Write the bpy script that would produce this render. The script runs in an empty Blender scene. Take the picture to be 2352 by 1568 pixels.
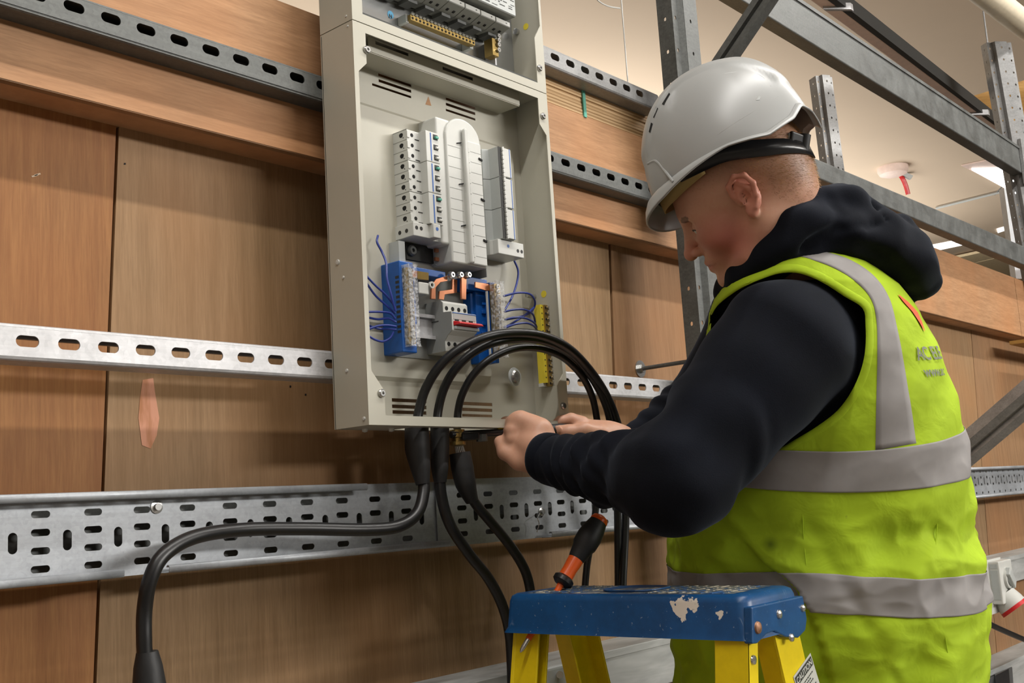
import bpy, bmesh, math, random
import numpy as np
from mathutils import Vector, Matrix
from mathutils.bvhtree import BVHTree
random.seed(7); np.random.seed(7)
C = bpy.context.scene.collection
SC = bpy.context.scene
# ------------------------------------------------------------------ camera
FPX = 2504.47
_a = np.radians([49.3126, 8.6794, -3.5471])
_cy, _sy, _cx, _sx, _cz, _sz = math.cos(_a[0]), math.sin(_a[0]), math.cos(_a[1]), math.sin(_a[1]), math.cos(_a[2]), math.sin(_a[2])
CF = np.array([_sy*_cx, _cy*_cx, _sx]); _r = np.array([_cy, -_sy, 0.0]); _u = np.cross(_r, CF)
CR = _cz*_r + _sz*_u; CU = -_sz*_r + _cz*_u
cam = bpy.data.cameras.new('camera'); camo = bpy.data.objects.new('camera', cam); C.objects.link(camo)
cam.sensor_width = 36; cam.lens = FPX/2352*36; cam.clip_start = .05; cam.clip_end = 60
camo.matrix_world = Matrix(((CR[0], CU[0], -CF[0], 0), (CR[1], CU[1], -CF[1], 0), (CR[2], CU[2], -CF[2], 0), (0, 0, 0, 1)))
SC.camera = camo
SC.view_settings.view_transform = 'Standard'; SC.view_settings.look = 'None'; SC.view_settings.gamma = 1
SC.view_settings.use_curve_mapping = False; SC.view_settings.exposure = 0.0
# ------------------------------------------------------------------ world and lamps
w = bpy.data.worlds.new('world'); SC.world = w; w.use_nodes = True
w.node_tree.nodes['Background'].inputs[0].default_value = (1.0, .95, .88, 1)
w.node_tree.nodes['Background'].inputs[1].default_value = .55
def area(name, loc, target, sx, sy, power, col=(1, .93, .83)):
    l = bpy.data.lights.new(name, 'AREA'); l.shape = 'RECTANGLE'; l.size = sx; l.size_y = sy; l.energy = power; l.color = col
    o = bpy.data.objects.new(name, l); C.objects.link(o); o.location = loc
    d = Vector(target)-Vector(loc); o.rotation_euler = d.to_track_quat('-Z', 'Y').to_euler(); return o
def strip_lamp(a, b, power, wd=.07, aim=(0, .3, -1), col=(1, .975, .935)):   # rectangular area lamp from a to b, for the ceiling tube and added fills
    a, b = Vector(a), Vector(b); l = bpy.data.lights.new('tube_and_fill_light', 'AREA'); l.shape = 'RECTANGLE'; l.size = (b-a).length; l.size_y = wd; l.energy = power; l.color = col
    o = bpy.data.objects.new('tube_and_fill_light', l); C.objects.link(o); z = -Vector(aim).normalized(); x = (b-a).normalized(); z = (z-z.dot(x)*x).normalized(); y = z.cross(x)
    o.matrix_world = Matrix(((x.x, y.x, z.x, (a.x+b.x)/2), (x.y, y.y, z.y, (a.y+b.y)/2), (x.z, y.z, z.z, (a.z+b.z)/2), (0, 0, 0, 1))); return o
strip_lamp((-1.2, .06, 2.56), (5.4, .06, 2.56), 125, .07, (0, .4, -1))
strip_lamp((-2.2, -1.9, 2.5), (1.6, -1.9, 2.5), 34, 1.6, (.2, .8, -.7))  # added soft fill behind the camera, not a real tube
strip_lamp((2.4, -2.2, 2.5), (5.8, -2.2, 2.5), 20, 1.6, (-.1, .8, -.7))  # second added fill, behind and to the right
strip_lamp((2.6, -7.5, 2.5), (8.4, -6.0, 2.5), 900, 1.0, (-.3, 1, -.3))  # added wide frontal lamp far behind, evens the light on the wall
strip_lamp((5.0, 4.6, 1.3), (11.0, 4.6, 1.3), 135, 1.6, (0, 0, 1))  # added uplight hidden behind the wall, brightens the ceiling
strip_lamp((1.6, 4.8, .8), (5.6, 4.8, .8), 60, 1.6, (0, 0, 1))  # another added uplight out of view, lifts the ceiling tone
# ------------------------------------------------------------------ pixel helpers: a photo pixel on a plane of the place
def ray(x, y): return (x-1176)/FPX*CR - (y-784)/FPX*CU + CF
def at(x, y, d): return ray(x, y)*d
def onY(x, y, Y): d = ray(x, y); return d*(Y/d[1])
def onZ(x, y, Z): d = ray(x, y); return d*(Z/d[2])
def onX(x, y, X): d = ray(x, y); return d*(X/d[0])
def vec(a, b, c): return a*CR - b*CU + c*CF
def pxs(P):
    P = np.asarray(P, float); z = P @ CF
    return 1176+FPX*(P @ CR)/z, 784-FPX*(P @ CU)/z
def nrm(v): v = np.asarray(v, float); return v/np.linalg.norm(v)
# ------------------------------------------------------------------ objects
ORG = {}
def tag(o, label=None, cat=None, group=None, kind=None):
    if label: o['label'] = label
    if cat: o['category'] = cat
    if group: o['group'] = group
    if kind: o['kind'] = kind
    return o
def thing(name, label, cat, loc, group=None, kind=None):
    o = bpy.data.objects.new(name, None); C.objects.link(o); o.location = loc; o.empty_display_size = .05
    ORG[o.name] = np.array(loc, float); return tag(o, label, cat, group, kind)
def copy_tree(o, dloc, parent=None, top=True):
    c = o.copy(); C.objects.link(c); c.parent = parent
    if top: c.location = Vector(o.location)+Vector([float(q) for q in dloc])
    ORG[c.name] = ORG[o.name]+np.array(dloc, float)
    for ch in list(o.children): copy_tree(ch, dloc, c, False)
    return c
class MB:
    def __init__(s): s.v = []; s.f = []; s.m = []; s.cur = 0
    def add(s, V, Fs):
        n = len(s.v); s.v += [tuple(map(float, p)) for p in V]; s.f += [tuple(n+i for i in f) for f in Fs]; s.m += [s.cur]*len(Fs); return s
    def box(s, lo, hi):
        x0, y0, z0 = lo; x1, y1, z1 = hi
        return s.add([(x0,y0,z0),(x1,y0,z0),(x1,y1,z0),(x0,y1,z0),(x0,y0,z1),(x1,y0,z1),(x1,y1,z1),(x0,y1,z1)],
            [(0,3,2,1),(4,5,6,7),(0,1,5,4),(1,2,6,5),(2,3,7,6),(3,0,4,7)])
    def obox(s, c, ax, ay, az):
        c, ax, ay, az = map(np.array, (c, ax, ay, az))
        V = [c+i*ax+j*ay+k*az for i, j, k in ((-1,-1,-1),(1,-1,-1),(1,1,-1),(-1,1,-1),(-1,-1,1),(1,-1,1),(1,1,1),(-1,1,1))]
        return s.add(V, [(0,3,2,1),(4,5,6,7),(0,1,5,4),(1,2,6,5),(2,3,7,6),(3,0,4,7)])
    def hexa(s, A, B):   # two quads
        return s.add(list(A)+list(B), [(3,2,1,0),(4,5,6,7),(0,1,5,4),(1,2,6,5),(2,3,7,6),(3,0,4,7)])
    def prism(s, poly, o, u, v, w):   # poly 2D in (u,v) from origin o, extruded by vector w
        o, u, v, w = map(np.array, (o, u, v, w)); n = len(poly)
        V = [o+a*u+b*v for a, b in poly]; V += [p+w for p in V]
        return s.add(V, [tuple(range(n-1, -1, -1)), tuple(range(n, 2*n))]+[(i, (i+1) % n, n+(i+1) % n, n+i) for i in range(n)])
    def tube(s, pts, r, n=10, cap=True):
        pts = [np.array(p, float) for p in pts]; m = len(pts); rr = r if hasattr(r, '__len__') else [r]*m
        T = [nrm(pts[min(i+1, m-1)]-pts[max(i-1, 0)]) for i in range(m)]
        a = np.array([0, 0, 1.0]); a = a if abs(T[0] @ a) < .9 else np.array([1.0, 0, 0])
        N = nrm(np.cross(T[0], a)); V = []
        for i in range(m):
            N = nrm(N-(N @ T[i])*T[i]); B = np.cross(T[i], N)
            for k in range(n):
                t = 2*math.pi*k/n; V.append(pts[i]+rr[i]*(math.cos(t)*N+math.sin(t)*B))
        Fs = [(i*n+k, i*n+(k+1) % n, (i+1)*n+(k+1) % n, (i+1)*n+k) for i in range(m-1) for k in range(n)]
        if cap: Fs += [tuple(range(n-1, -1, -1)), tuple((m-1)*n+k for k in range(n))]
        return s.add(V, Fs)
    def cyl(s, a, b, r, n=16): return s.tube([a, b], r, n)
    def lathe(s, prof, o, axis, n=24):   # prof (radius, height)
        o = np.array(o, float); ax = nrm(axis)
        return s.tube_raw([(o+ax*h, r) for r, h in prof], ax, n)
    def tube_raw(s, pr, ax, n):
        a = np.array([0, 0, 1.0]); a = a if abs(ax @ a) < .9 else np.array([1.0, 0, 0])
        N = nrm(np.cross(ax, a)); B = np.cross(ax, N); V = []
        for p, r in pr:
            for k in range(n): t = 2*math.pi*k/n; V.append(p+max(r, 1e-5)*(math.cos(t)*N+math.sin(t)*B))
        m = len(pr)
        Fs = [(i*n+k, i*n+(k+1) % n, (i+1)*n+(k+1) % n, (i+1)*n+k) for i in range(m-1) for k in range(n)]
        Fs += [tuple(range(n-1, -1, -1)), tuple((m-1)*n+k for k in range(n))]
        return s.add(V, Fs)
    def grid(s, G, flip=False):   # G array (a,b,3)
        a, b = G.shape[:2]; V = G.reshape(-1, 3)
        Fs = [(i*b+j, i*b+j+1, (i+1)*b+j+1, (i+1)*b+j) for i in range(a-1) for j in range(b-1)]
        if flip: Fs = [f[::-1] for f in Fs]
        return s.add(V, Fs)
    def build(s, name, mat, parent=None, smooth=False, bevel=0, seg=2, solid=0, off=-1, ang=40, sub=0):
        org = ORG[parent.name] if parent is not None else np.zeros(3)
        me = bpy.data.meshes.new(name)
        me.from_pydata([tuple(np.array(p)-org) for p in s.v], [], s.f)
        mats = mat if isinstance(mat, (list, tuple)) else [mat]
        for q in mats: me.materials.append(q)
        if len(mats) > 1: me.polygons.foreach_set('material_index', s.m)
        bm = bmesh.new(); bm.from_mesh(me)
        if not sub: bmesh.ops.remove_doubles(bm, verts=bm.verts, dist=1e-6)
        bmesh.ops.recalc_face_normals(bm, faces=bm.faces); bm.to_mesh(me); bm.free()
        o = bpy.data.objects.new(name, me); C.objects.link(o)
        if parent is not None: o.parent = parent
        ORG[o.name] = org
        if smooth:
            me.polygons.foreach_set('use_smooth', [True]*len(me.polygons))
            try: me.set_sharp_from_angle(angle=math.radians(ang))
            except Exception: pass
        if solid: md = o.modifiers.new('s', 'SOLIDIFY'); md.thickness = solid; md.offset = off
        if sub: md = o.modifiers.new('u', 'SUBSURF'); md.levels = sub; md.render_levels = sub
        if bevel:
            md = o.modifiers.new('b', 'BEVEL'); md.width = bevel; md.segments = seg; md.limit_method = 'ANGLE'; md.angle_limit = math.radians(35); md.harden_normals = False
        return o
def curve_pts(ctrl, n=12):   # catmull-rom through control points
    P = [np.array(p, float) for p in ctrl]; P = [2*P[0]-P[1]]+P+[2*P[-1]-P[-2]]; out = []
    for i in range(1, len(P)-2):
        for k in range(n):
            t = k/n; a, b, c, d = P[i-1:i+3]
            out.append(.5*((2*b)+(-a+c)*t+(2*a-5*b+4*c-d)*t*t+(-a+3*b-3*c+d)*t**3))
    return out+[P[-2]]
def stadium(cx, cz, hw, hh, n=20):
    r = min(hw, hh); out = []
    for k in range(n):
        t = 2*math.pi*(k+.5)/n; c, s_ = math.cos(t), math.sin(t)
        out.append((cx+math.copysign(hw-r, c)+r*c, cz+math.copysign(hh-r, s_)+r*s_))
    return out
def rect_ring(x0, x1, z0, z1, cx, cz, n=20):
    out = []; hx = (x1-x0)/2; hz = (z1-z0)/2; mx = (x0+x1)/2; mz = (z0+z1)/2
    for k in range(n):
        t = 2*math.pi*(k+.5)/n; c, s_ = math.cos(t), math.sin(t); q = max(abs(c), abs(s_)); out.append([mx+hx*c/q, mz+hz*s_/q])
    for X in (x0, x1):       # snap the nearest ring point onto each corner
        for Z in (z0, z1):
            k = min(range(n), key=lambda i: ((out[i][0]-X)/hx)**2+((out[i][1]-Z)/hz)**2); out[k] = [X, Z]
    return out
def holed(mb, cell, hole, F, n=20):   # a plate cell with a slot; F maps (x,z) to 3D
    x0, x1, z0, z1 = cell
    if hole is None: return mb.add([F(x0, z0), F(x1, z0), F(x1, z1), F(x0, z1)], [(0, 1, 2, 3)])
    cx, cz, hw, hh = hole
    I = stadium(cx, cz, hw, hh, n); O = rect_ring(x0, x1, z0, z1, cx, cz, n)
    return mb.add([F(*p) for p in O]+[F(*p) for p in I], [(k, (k+1) % n, n+(k+1) % n, n+k) for k in range(n)])
def text_mesh(body, size, mat, o, ux, uy, name='lettering', parent=None, thick=.0004, align='LEFT', bold=0, fit=None):
    cu = bpy.data.curves.new('t', 'FONT'); cu.body = body; cu.size = size; cu.align_x = align; cu.extrude = 0; cu.offset = bold*size
    ob = bpy.data.objects.new('t', cu); C.objects.link(ob); dg = bpy.context.evaluated_depsgraph_get()
    me = bpy.data.meshes.new_from_object(ob.evaluated_get(dg)); C.objects.unlink(ob); bpy.data.objects.remove(ob)
    V = [(p.co.x, p.co.y) for p in me.vertices]; Fs = [tuple(p.vertices) for p in me.polygons]
    mb = MB(); o, ux, uy = map(np.array, (o, ux, uy)); ux = nrm(ux); uy = nrm(uy); nz = np.cross(ux, uy)
    if fit: P = [np.array(fit(a, b)) for a, b in V]; mb.add(P, Fs)
    else: mb.add([o+a*ux+b*uy+nz*thick for a, b in V], Fs)
    if parent is None and name is None: return mb
    return mb.build(name, mat, parent)
# ------------------------------------------------------------------ materials
def lin(c): return tuple(((x/255)/12.92 if x/255 <= .04045 else ((x/255+.055)/1.055)**2.4) for x in c)
class NT:
    def __init__(s, name):
        s.m = bpy.data.materials.new(name); s.m.use_nodes = True; s.t = s.m.node_tree; s.b = s.t.nodes['Principled BSDF']; s.L = s.t.links.new
        s.co = s.t.nodes.new('ShaderNodeTexCoord').outputs['Object']
    def n(s, k, **kw):
        o = s.t.nodes.new(k)
        for a, b in kw.items(): setattr(o, a, b)
        return o
    def map(s, sc, rot=(0, 0, 0), loc=(0, 0, 0)):
        m = s.n('ShaderNodeMapping'); m.inputs['Scale'].default_value = sc; m.inputs['Rotation'].default_value = rot; m.inputs['Location'].default_value = loc; s.L(s.co, m.inputs[0]); return m.outputs[0]
    def noise(s, v, scale, det=3, rough=.6, dist=0):
        t = s.n('ShaderNodeTexNoise'); t.inputs['Scale'].default_value = scale; t.inputs['Detail'].default_value = det; t.inputs['Roughness'].default_value = rough; t.inputs['Distortion'].default_value = dist; s.L(v, t.inputs['Vector']); return t.outputs[0]
    def ramp(s, f, st):
        r = s.n('ShaderNodeValToRGB'); e = r.color_ramp.elements
        while len(e) < len(st): e.new(.5)
        for q, (p, c) in zip(e, st): q.position = p; q.color = (*c, 1) if len(c) == 3 else c
        s.L(f, r.inputs[0]); return r.outputs[0]
    def mix(s, f, a, b, mode='MIX'):
        m = s.n('ShaderNodeMix', data_type='RGBA', blend_type=mode)
        for i, x in ((0, f), (6, a), (7, b)):
            if isinstance(x, (int, float)): m.inputs[i].default_value = x
            elif isinstance(x, tuple): m.inputs[i].default_value = (*x, 1)
            else: s.L(x, m.inputs[i])
        return m.outputs[2]
    def col(s, x):
        if isinstance(x, tuple): s.b.inputs['Base Color'].default_value = (*x, 1)
        else: s.L(x, s.b.inputs['Base Color'])
    def rough(s, x):
        if isinstance(x, (int, float)): s.b.inputs['Roughness'].default_value = x
        else: s.L(x, s.b.inputs['Roughness'])
    def bump(s, h, st=.2, d=.001):
        b = s.n('ShaderNodeBump'); b.inputs['Strength'].default_value = st; b.inputs['Distance'].default_value = d; s.L(h, b.inputs['Height']); s.L(b.outputs[0], s.b.inputs['Normal'])
def g3(v): return (v, v, v)
def plain(name, rgb, rough=.5, metal=0, var=.06, scale=40, spec=None, bump=0):
    t = NT(name); c = lin(rgb); n = t.noise(t.map((1, 1, 1)), scale, 3)
    t.col(t.ramp(n, [(.3, tuple(x*(1-var) for x in c)), (.7, tuple(min(1, x*(1+var)) for x in c))])); t.rough(rough); t.b.inputs['Metallic'].default_value = metal
    if spec is not None: t.b.inputs['Specular IOR Level'].default_value = spec
    if bump: t.bump(n, bump)
    return t.m
def ply(name, dark, light, horiz=False, seed=0, rough=.6, red=None):
    t = NT(name); a, b = lin(dark), lin(light)
    s1 = (5, 5, 55) if horiz else (55, 55, 3); s2 = (22, 22, 260) if horiz else (320, 320, 16)
    n1 = t.noise(t.map(s1, loc=(seed, seed*2, seed)), 1.0, 4, .65, .4); n2 = t.noise(t.map(s2, loc=(seed, 0, 3)), 1.0, 3, .7)
    n3 = t.noise(t.map((3, 3, 2), loc=(seed*3, 1, 0)), 1.0, 2)
    c = t.ramp(n1, [(.28, a), (.5, tuple((x+y)/2 for x, y in zip(a, b))), (.72, b)])
    c = t.mix(t.ramp(n2, [(.35, g3(.42)), (.6, g3(0))]), c, tuple(x*.7 for x in a))
    r_ = red or tuple(x*k for x, k in zip(b, (1.05, .8, .6)))
    c = t.mix(t.ramp(n3, [(.42, g3(0)), (.68, g3(.45))]), c, r_)
    # knots and pin holes
    v = t.n('ShaderNodeTexVoronoi'); v.inputs['Scale'].default_value = 7; t.L(t.map((1, 1, .6), loc=(seed, .3, .7)), v.inputs['Vector'])
    c = t.mix(t.ramp(v.outputs['Distance'], [(.0, g3(.8)), (.022, g3(0))]), c, tuple(x*.15 for x in a))
    t.col(c); t.rough(rough); t.b.inputs['Specular IOR Level'].default_value = .3; t.bump(n2, .25, .0006); return t.m
def galv(name, lo=120, hi=172, tint=(1, 1.0, .99), metal=.4, rough=.42, sc=260):
    t = NT(name); v = t.n('ShaderNodeTexVoronoi'); v.inputs['Scale'].default_value = sc; t.L(t.map((1, 1, 1)), v.inputs['Vector'])
    sp = t.n('ShaderNodeSeparateColor'); t.L(v.outputs['Color'], sp.inputs[0])
    n = t.noise(t.map((12, 12, 12)), 1, 4, .7); n2 = t.noise(t.map((14, 60, 160)), 1, 3, .7)
    f = t.mix(.84, sp.outputs[0], n); f = t.mix(.3, f, n2)
    a = tuple(x*y for x, y in zip(lin((lo,)*3), tint)); b = tuple(x*y for x, y in zip(lin((hi,)*3), tint))
    t.col(t.ramp(f, [(.3, a), (.72, b)])); t.b.inputs['Metallic'].default_value = metal
    t.rough(t.ramp(n, [(.3, g3(rough-.08)), (.7, g3(rough+.15))])); t.bump(f, .08, .0004); return t.m
M = {}
M['ply_a'] = ply('plywood_reddish', (132, 86, 48), (162, 116, 70), seed=1)
M['ply_b'] = ply('plywood_tan', (134, 106, 74), (162, 132, 98), seed=5)
M['ply_c'] = ply('plywood_brown', (132, 100, 70), (162, 128, 94), seed=9)
M['ply_h'] = ply('plywood_board', (156, 116, 82), (188, 146, 108), horiz=True, seed=3)
M['ply_edge'] = ply('plywood_edge', (128, 98, 70), (158, 124, 92), horiz=True, seed=4)
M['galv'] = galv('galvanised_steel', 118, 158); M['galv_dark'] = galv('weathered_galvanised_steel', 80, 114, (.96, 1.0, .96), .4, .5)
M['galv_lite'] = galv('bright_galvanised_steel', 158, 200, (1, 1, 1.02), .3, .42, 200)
M['cream'] = plain('cream_enclosure_paint', (180, 177, 163), .38, 0, .015, 20)
M['white'] = plain('white_plastic', (200, 201, 196), .35, 0, .02)
M['lgrey'] = plain('light_grey_plastic', (176, 180, 178), .45, 0, .03)
M['mgrey'] = plain('grey_plastic', (142, 144, 140), .5, 0, .04)
M['dgrey'] = plain('dark_interior', (40, 40, 38), .6)
M['black'] = plain('black_rubber', (22, 22, 23), .36, 0, .2, 150)
M['blackm'] = plain('matt_black_sleeve', (24, 24, 25), .55, 0, .25, 90, bump=.2)
M['hole'] = plain('dark_opening', (14, 13, 12), .8)
M['blue'] = plain('blue_moulding', (16, 82, 160), .35, 0, .06)
M['bwire'] = plain('blue_wire_insulation', (30, 50, 132), .4)
M['bline'] = plain('blue_print', (70, 110, 180), .5)
M['copper'] = plain('copper_busbar', (204, 138, 104), .35, .75, .1)
M['brass'] = plain('brass', (170, 145, 88), .32, .85, .12)
M['steel'] = plain('plated_steel', (190, 190, 188), .25, .9, .06)
M['red'] = plain('red_plastic', (200, 36, 40), .35)
M['yelp'] = plain('yellow_label', (226, 206, 60), .5)
M['yellow'] = plain('yellow_fibreglass', (232, 206, 14), .4, 0, .05, 60)
M['orange'] = plain('orange_plastic', (226, 92, 26), .35, 0, .05)
M['teal'] = plain('green_strap', (90, 170, 150), .5)
M['wood_y'] = ply('yellow_timber', (140, 104, 48), (176, 138, 74), horiz=True, seed=12)
M['ceil'] = plain('ceiling_paint', (210, 190, 166), .85, 0, .015, 2)
M['reflect'] = plain('retroreflective_tape', (152, 149, 148), .72, 0, .06, 25)
M['blackp'] = plain('black_plastic', (30, 31, 33), .28)
M['foam'] = plain('tan_sweatband', (176, 152, 96), .7)
M['print'] = plain('black_print', (46, 48, 44), .6)
M['strip'] = plain('pinkish_batten_cover', (232, 208, 196), .5)
def clear(name):
    t = NT(name); n = t.noise(t.map((1, 1, 1)), 240, 3); t.col((.9, .92, .95)); t.rough(.08); t.bump(n, .6, .002); t.L(t.ramp(n, [(.42, g3(.04)), (.66, g3(.42))]), t.b.inputs['Alpha'])
    return t.m
M['clear'] = clear('clear_polycarbonate')
def glow(name, c, e):
    t = NT(name); t.b.inputs['Emission Color'].default_value = (*c, 1); t.b.inputs['Emission Strength'].default_value = e; return t.m
M['glow_white'] = glow('lamp_and_strip_glow', (1, .98, .95), 3.0)
# ------------------------------------------------------------------ the setting
WY = 1.34      # face of the vertical plywood panels
def struct(o): o['kind'] = 'structure'; return o
wall = thing('wall_back', 'plywood clad wall of vertical sheets behind the rails', 'wall', (2, WY, 0), kind='structure')
seams = [(-.45, -.45), (.7505, .709), (1.9053, 1.845), (3.06, 3.03), (4.2023, 4.015), (5.4, 5.3)]
ztop, zbot = .60, -1.78
def seamx(i, z):
    a, b = seams[i]; return a+(b-a)*(.55-z)/(.55+.3)*(1 if i != 4 else .62)
for i in range(5):
    g = .0022; e = .0022
    if i == 1: e = .006
    a0, a1 = seamx(i, ztop)+g, seamx(i, zbot)+g; b0, b1 = seamx(i+1, ztop)-e, seamx(i+1, zbot)-e
    mb = MB(); mb.hexa([(a1, WY, zbot), (b1, WY, zbot), (b0, WY, ztop), (a0, WY, ztop)], [(a1, WY+.018, zbot), (b1, WY+.018, zbot), (b0, WY+.018, ztop), (a0, WY+.018, ztop)])
    mb.build('plywood_sheet', M[('ply_a', 'ply_b', 'ply_c', 'ply_b', 'ply_c')[i]], wall)
MB().box((-.5, WY+.02, zbot), (5.4, WY+.035, .79)).build('backing_board', M['ply_a'], wall)
def patch(px, Y, mat, name, parent, off=.0006):   # a flat painted or scraped mark on a plane
    MB().add([onY(x, y, Y-off) for x, y in px], [tuple(range(len(px)))]).build(name, mat, parent)
t = NT('pink_filler'); n = t.noise(t.map((60, 60, 14)), 1, 3); t.col(t.ramp(n, [(.35, lin((176, 120, 84))), (.55, lin((206, 148, 120)))])); t.rough(.8); M['pink'] = t.m
patch([(328, 872), (352, 868), (356, 900), (366, 960), (360, 1000), (346, 1030), (326, 1022), (318, 960), (322, 910)], WY, M['pink'], 'filler_patch', wall)
for a, b in ((72, 404), (78, 401)): patch([(a, b), (a+14, b-4), (a+16, b-1), (a+2, b+3)], WY, M['ceil'], 'paint_scratch', wall)
for (x, y) in ((287, 376), (667, 887), (702, 906)): patch([(x-2, y-2), (x+2, y-2), (x+2, y+2), (x-2, y+2)], WY, M['hole'], 'nail_hole', wall)
# horizontal box board with its underside showing
BY = 1.276
tr1 = thing('trim_1', 'wide horizontal plywood board boxed out along the top of the wall', 'board', (2, BY, .67), kind='structure')
for a, b in ((-.45, 1.2), (1.2, 4.605), (4.609, 5.4)):
    MB().box((a, BY, .555), (b, WY+.018, .793)).build('board_length', M['ply_h'], tr1)
MB().box((-.45, BY+.001, .5535), (5.4, BY+.012, .555)).build('edge_ply', M['ply_edge'], tr1)
# floor and ceiling
struct(MB().box((-4, -12, -1.8), (24, 14, -1.78)).build('floor', plain('concrete_floor', (120, 114, 106), .7)))
CZ = 2.6
struct(MB().box((-4, -12, CZ), (24, 14, CZ+.02)).build('ceiling', M['ceil']))
struct(MB().box((-4, 13.9, -1.8), (24, 14, CZ)).build('wall_far', plain('far_wall_paint', (206, 196, 182), .8)))
struct(MB().box((-4.05, -12, -1.8), (-4, 14, CZ)).build('wall_left', plain('side_wall_paint', (200, 192, 180), .8)))
struct(MB().box((-4, -12.05, -1.8), (24, -12, CZ)).build('wall_front', plain('near_wall_paint', (205, 200, 190), .8)))
struct(MB().box((24, -12, -1.8), (24.05, 14, CZ)).build('wall_right', plain('right_wall_paint', (205, 196, 182), .8)))
# ------------------------------------------------------------------ slotted channel rails
def rail(name, label, x0, x1, z0, z1, slot0, pitch, slotz, mat, group, yf=1.24, yb=1.276, first=None):
    o = thing(name, label, 'rail', ((x0+x1)/2, yb, z0), group)
    mb = MB(); c = .0035; hw, hh = .0138, .0068; y0 = yf
    n0 = math.ceil((x0-slot0)/pitch+.5); n1 = math.floor((x1-slot0)/pitch-.5); F = lambda x, z: (x, yf, z)
    for k in range(n0, n1+1):
        cx = slot0+k*pitch; holed(mb, (cx-pitch/2, cx+pitch/2, z0+c, z1-c), (cx, slotz, hw, hh), F)
    a = slot0+(n0-.5)*pitch; b = slot0+(n1+.5)*pitch
    for p, q in ((x0, a), (b, x1)): mb.add([F(p, z0+c), F(q, z0+c), F(q, z1-c), F(p, z1-c)], [(0, 1, 2, 3)])
    for zc, ze, s in ((z0+c, z0, 1), (z1-c, z1, -1)):   # rounded corner, web, lip
        pr = [(yf, zc), (yf+.001, zc-s*c*.7), (yf+c, ze), (yb, ze), (yb, ze+s*.0095), (yb-.006, ze+s*.0095)]
        G = np.array([[(x, y, z) for y, z in pr] for x in (x0, x1)]); mb.grid(G)
    mb.build('slotted_channel', mat, o, solid=.002, off=0); return o
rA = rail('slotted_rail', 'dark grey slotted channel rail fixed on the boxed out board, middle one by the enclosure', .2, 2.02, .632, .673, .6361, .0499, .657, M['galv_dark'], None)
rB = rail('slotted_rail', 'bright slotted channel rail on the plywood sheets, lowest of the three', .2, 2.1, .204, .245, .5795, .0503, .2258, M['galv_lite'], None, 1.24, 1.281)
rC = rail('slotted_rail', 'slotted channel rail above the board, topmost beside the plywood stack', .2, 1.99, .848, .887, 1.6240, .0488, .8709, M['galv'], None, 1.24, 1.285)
for o, xs in ((rA, (.9, 1.9)), (rB, (.35, 1.6)), (rC, (.5, 1.75))):
    for x in xs:
        z = o.location.z+.02; yb = o.location.y
        MB().box((x-.02, yb-.001, z-.0205), (x+.02, (1.277 if o is not rB else WY), z+.0205)).build('wall_bracket', M['galv'], o)
# plywood sheets stacked behind rail
st = NT('plywood_layers'); wv = st.n('ShaderNodeTexWave', wave_type='BANDS', bands_direction='Z'); wv.inputs['Scale'].default_value = 42; wv.inputs['Distortion'].default_value = .6; st.L(st.map((1, 1, 1)), wv.inputs['Vector'])
st.col(st.ramp(wv.outputs[0], [(.25, lin((186, 146, 100))), (.6, lin((226, 192, 146)))])); st.rough(.7)
M['layers'] = st.m
for k in range(8):
    z = .7945+k*.0126
    o = tag(MB().box((1.52, 1.277+.001*(k % 3), z), (3.06-.01*(k % 2), 1.7, z+.012)).build('plywood_stack_sheet', M['layers'], bevel=.0006, seg=1), 'pale plywood sheet in the pile on the wall top, %s' % ('lowest of the pile', 'second from the bottom', 'third from the bottom', 'fourth from the bottom', 'fifth from the bottom', 'third from the top', 'second from the top', 'topmost of the pile')[k], 'plywood sheet', 'plywood sheets stacked on the wall')
    o.name = 'plywood_sheet'
x = onY(1340, 236, 1.2765)[0]
tag(MB().box((x-.004, 1.2735, .79), (x+.005, 1.2765, .8955)).build('strap', M['teal']), 'green strap down the face of the plywood pile', 'strap')
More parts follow.
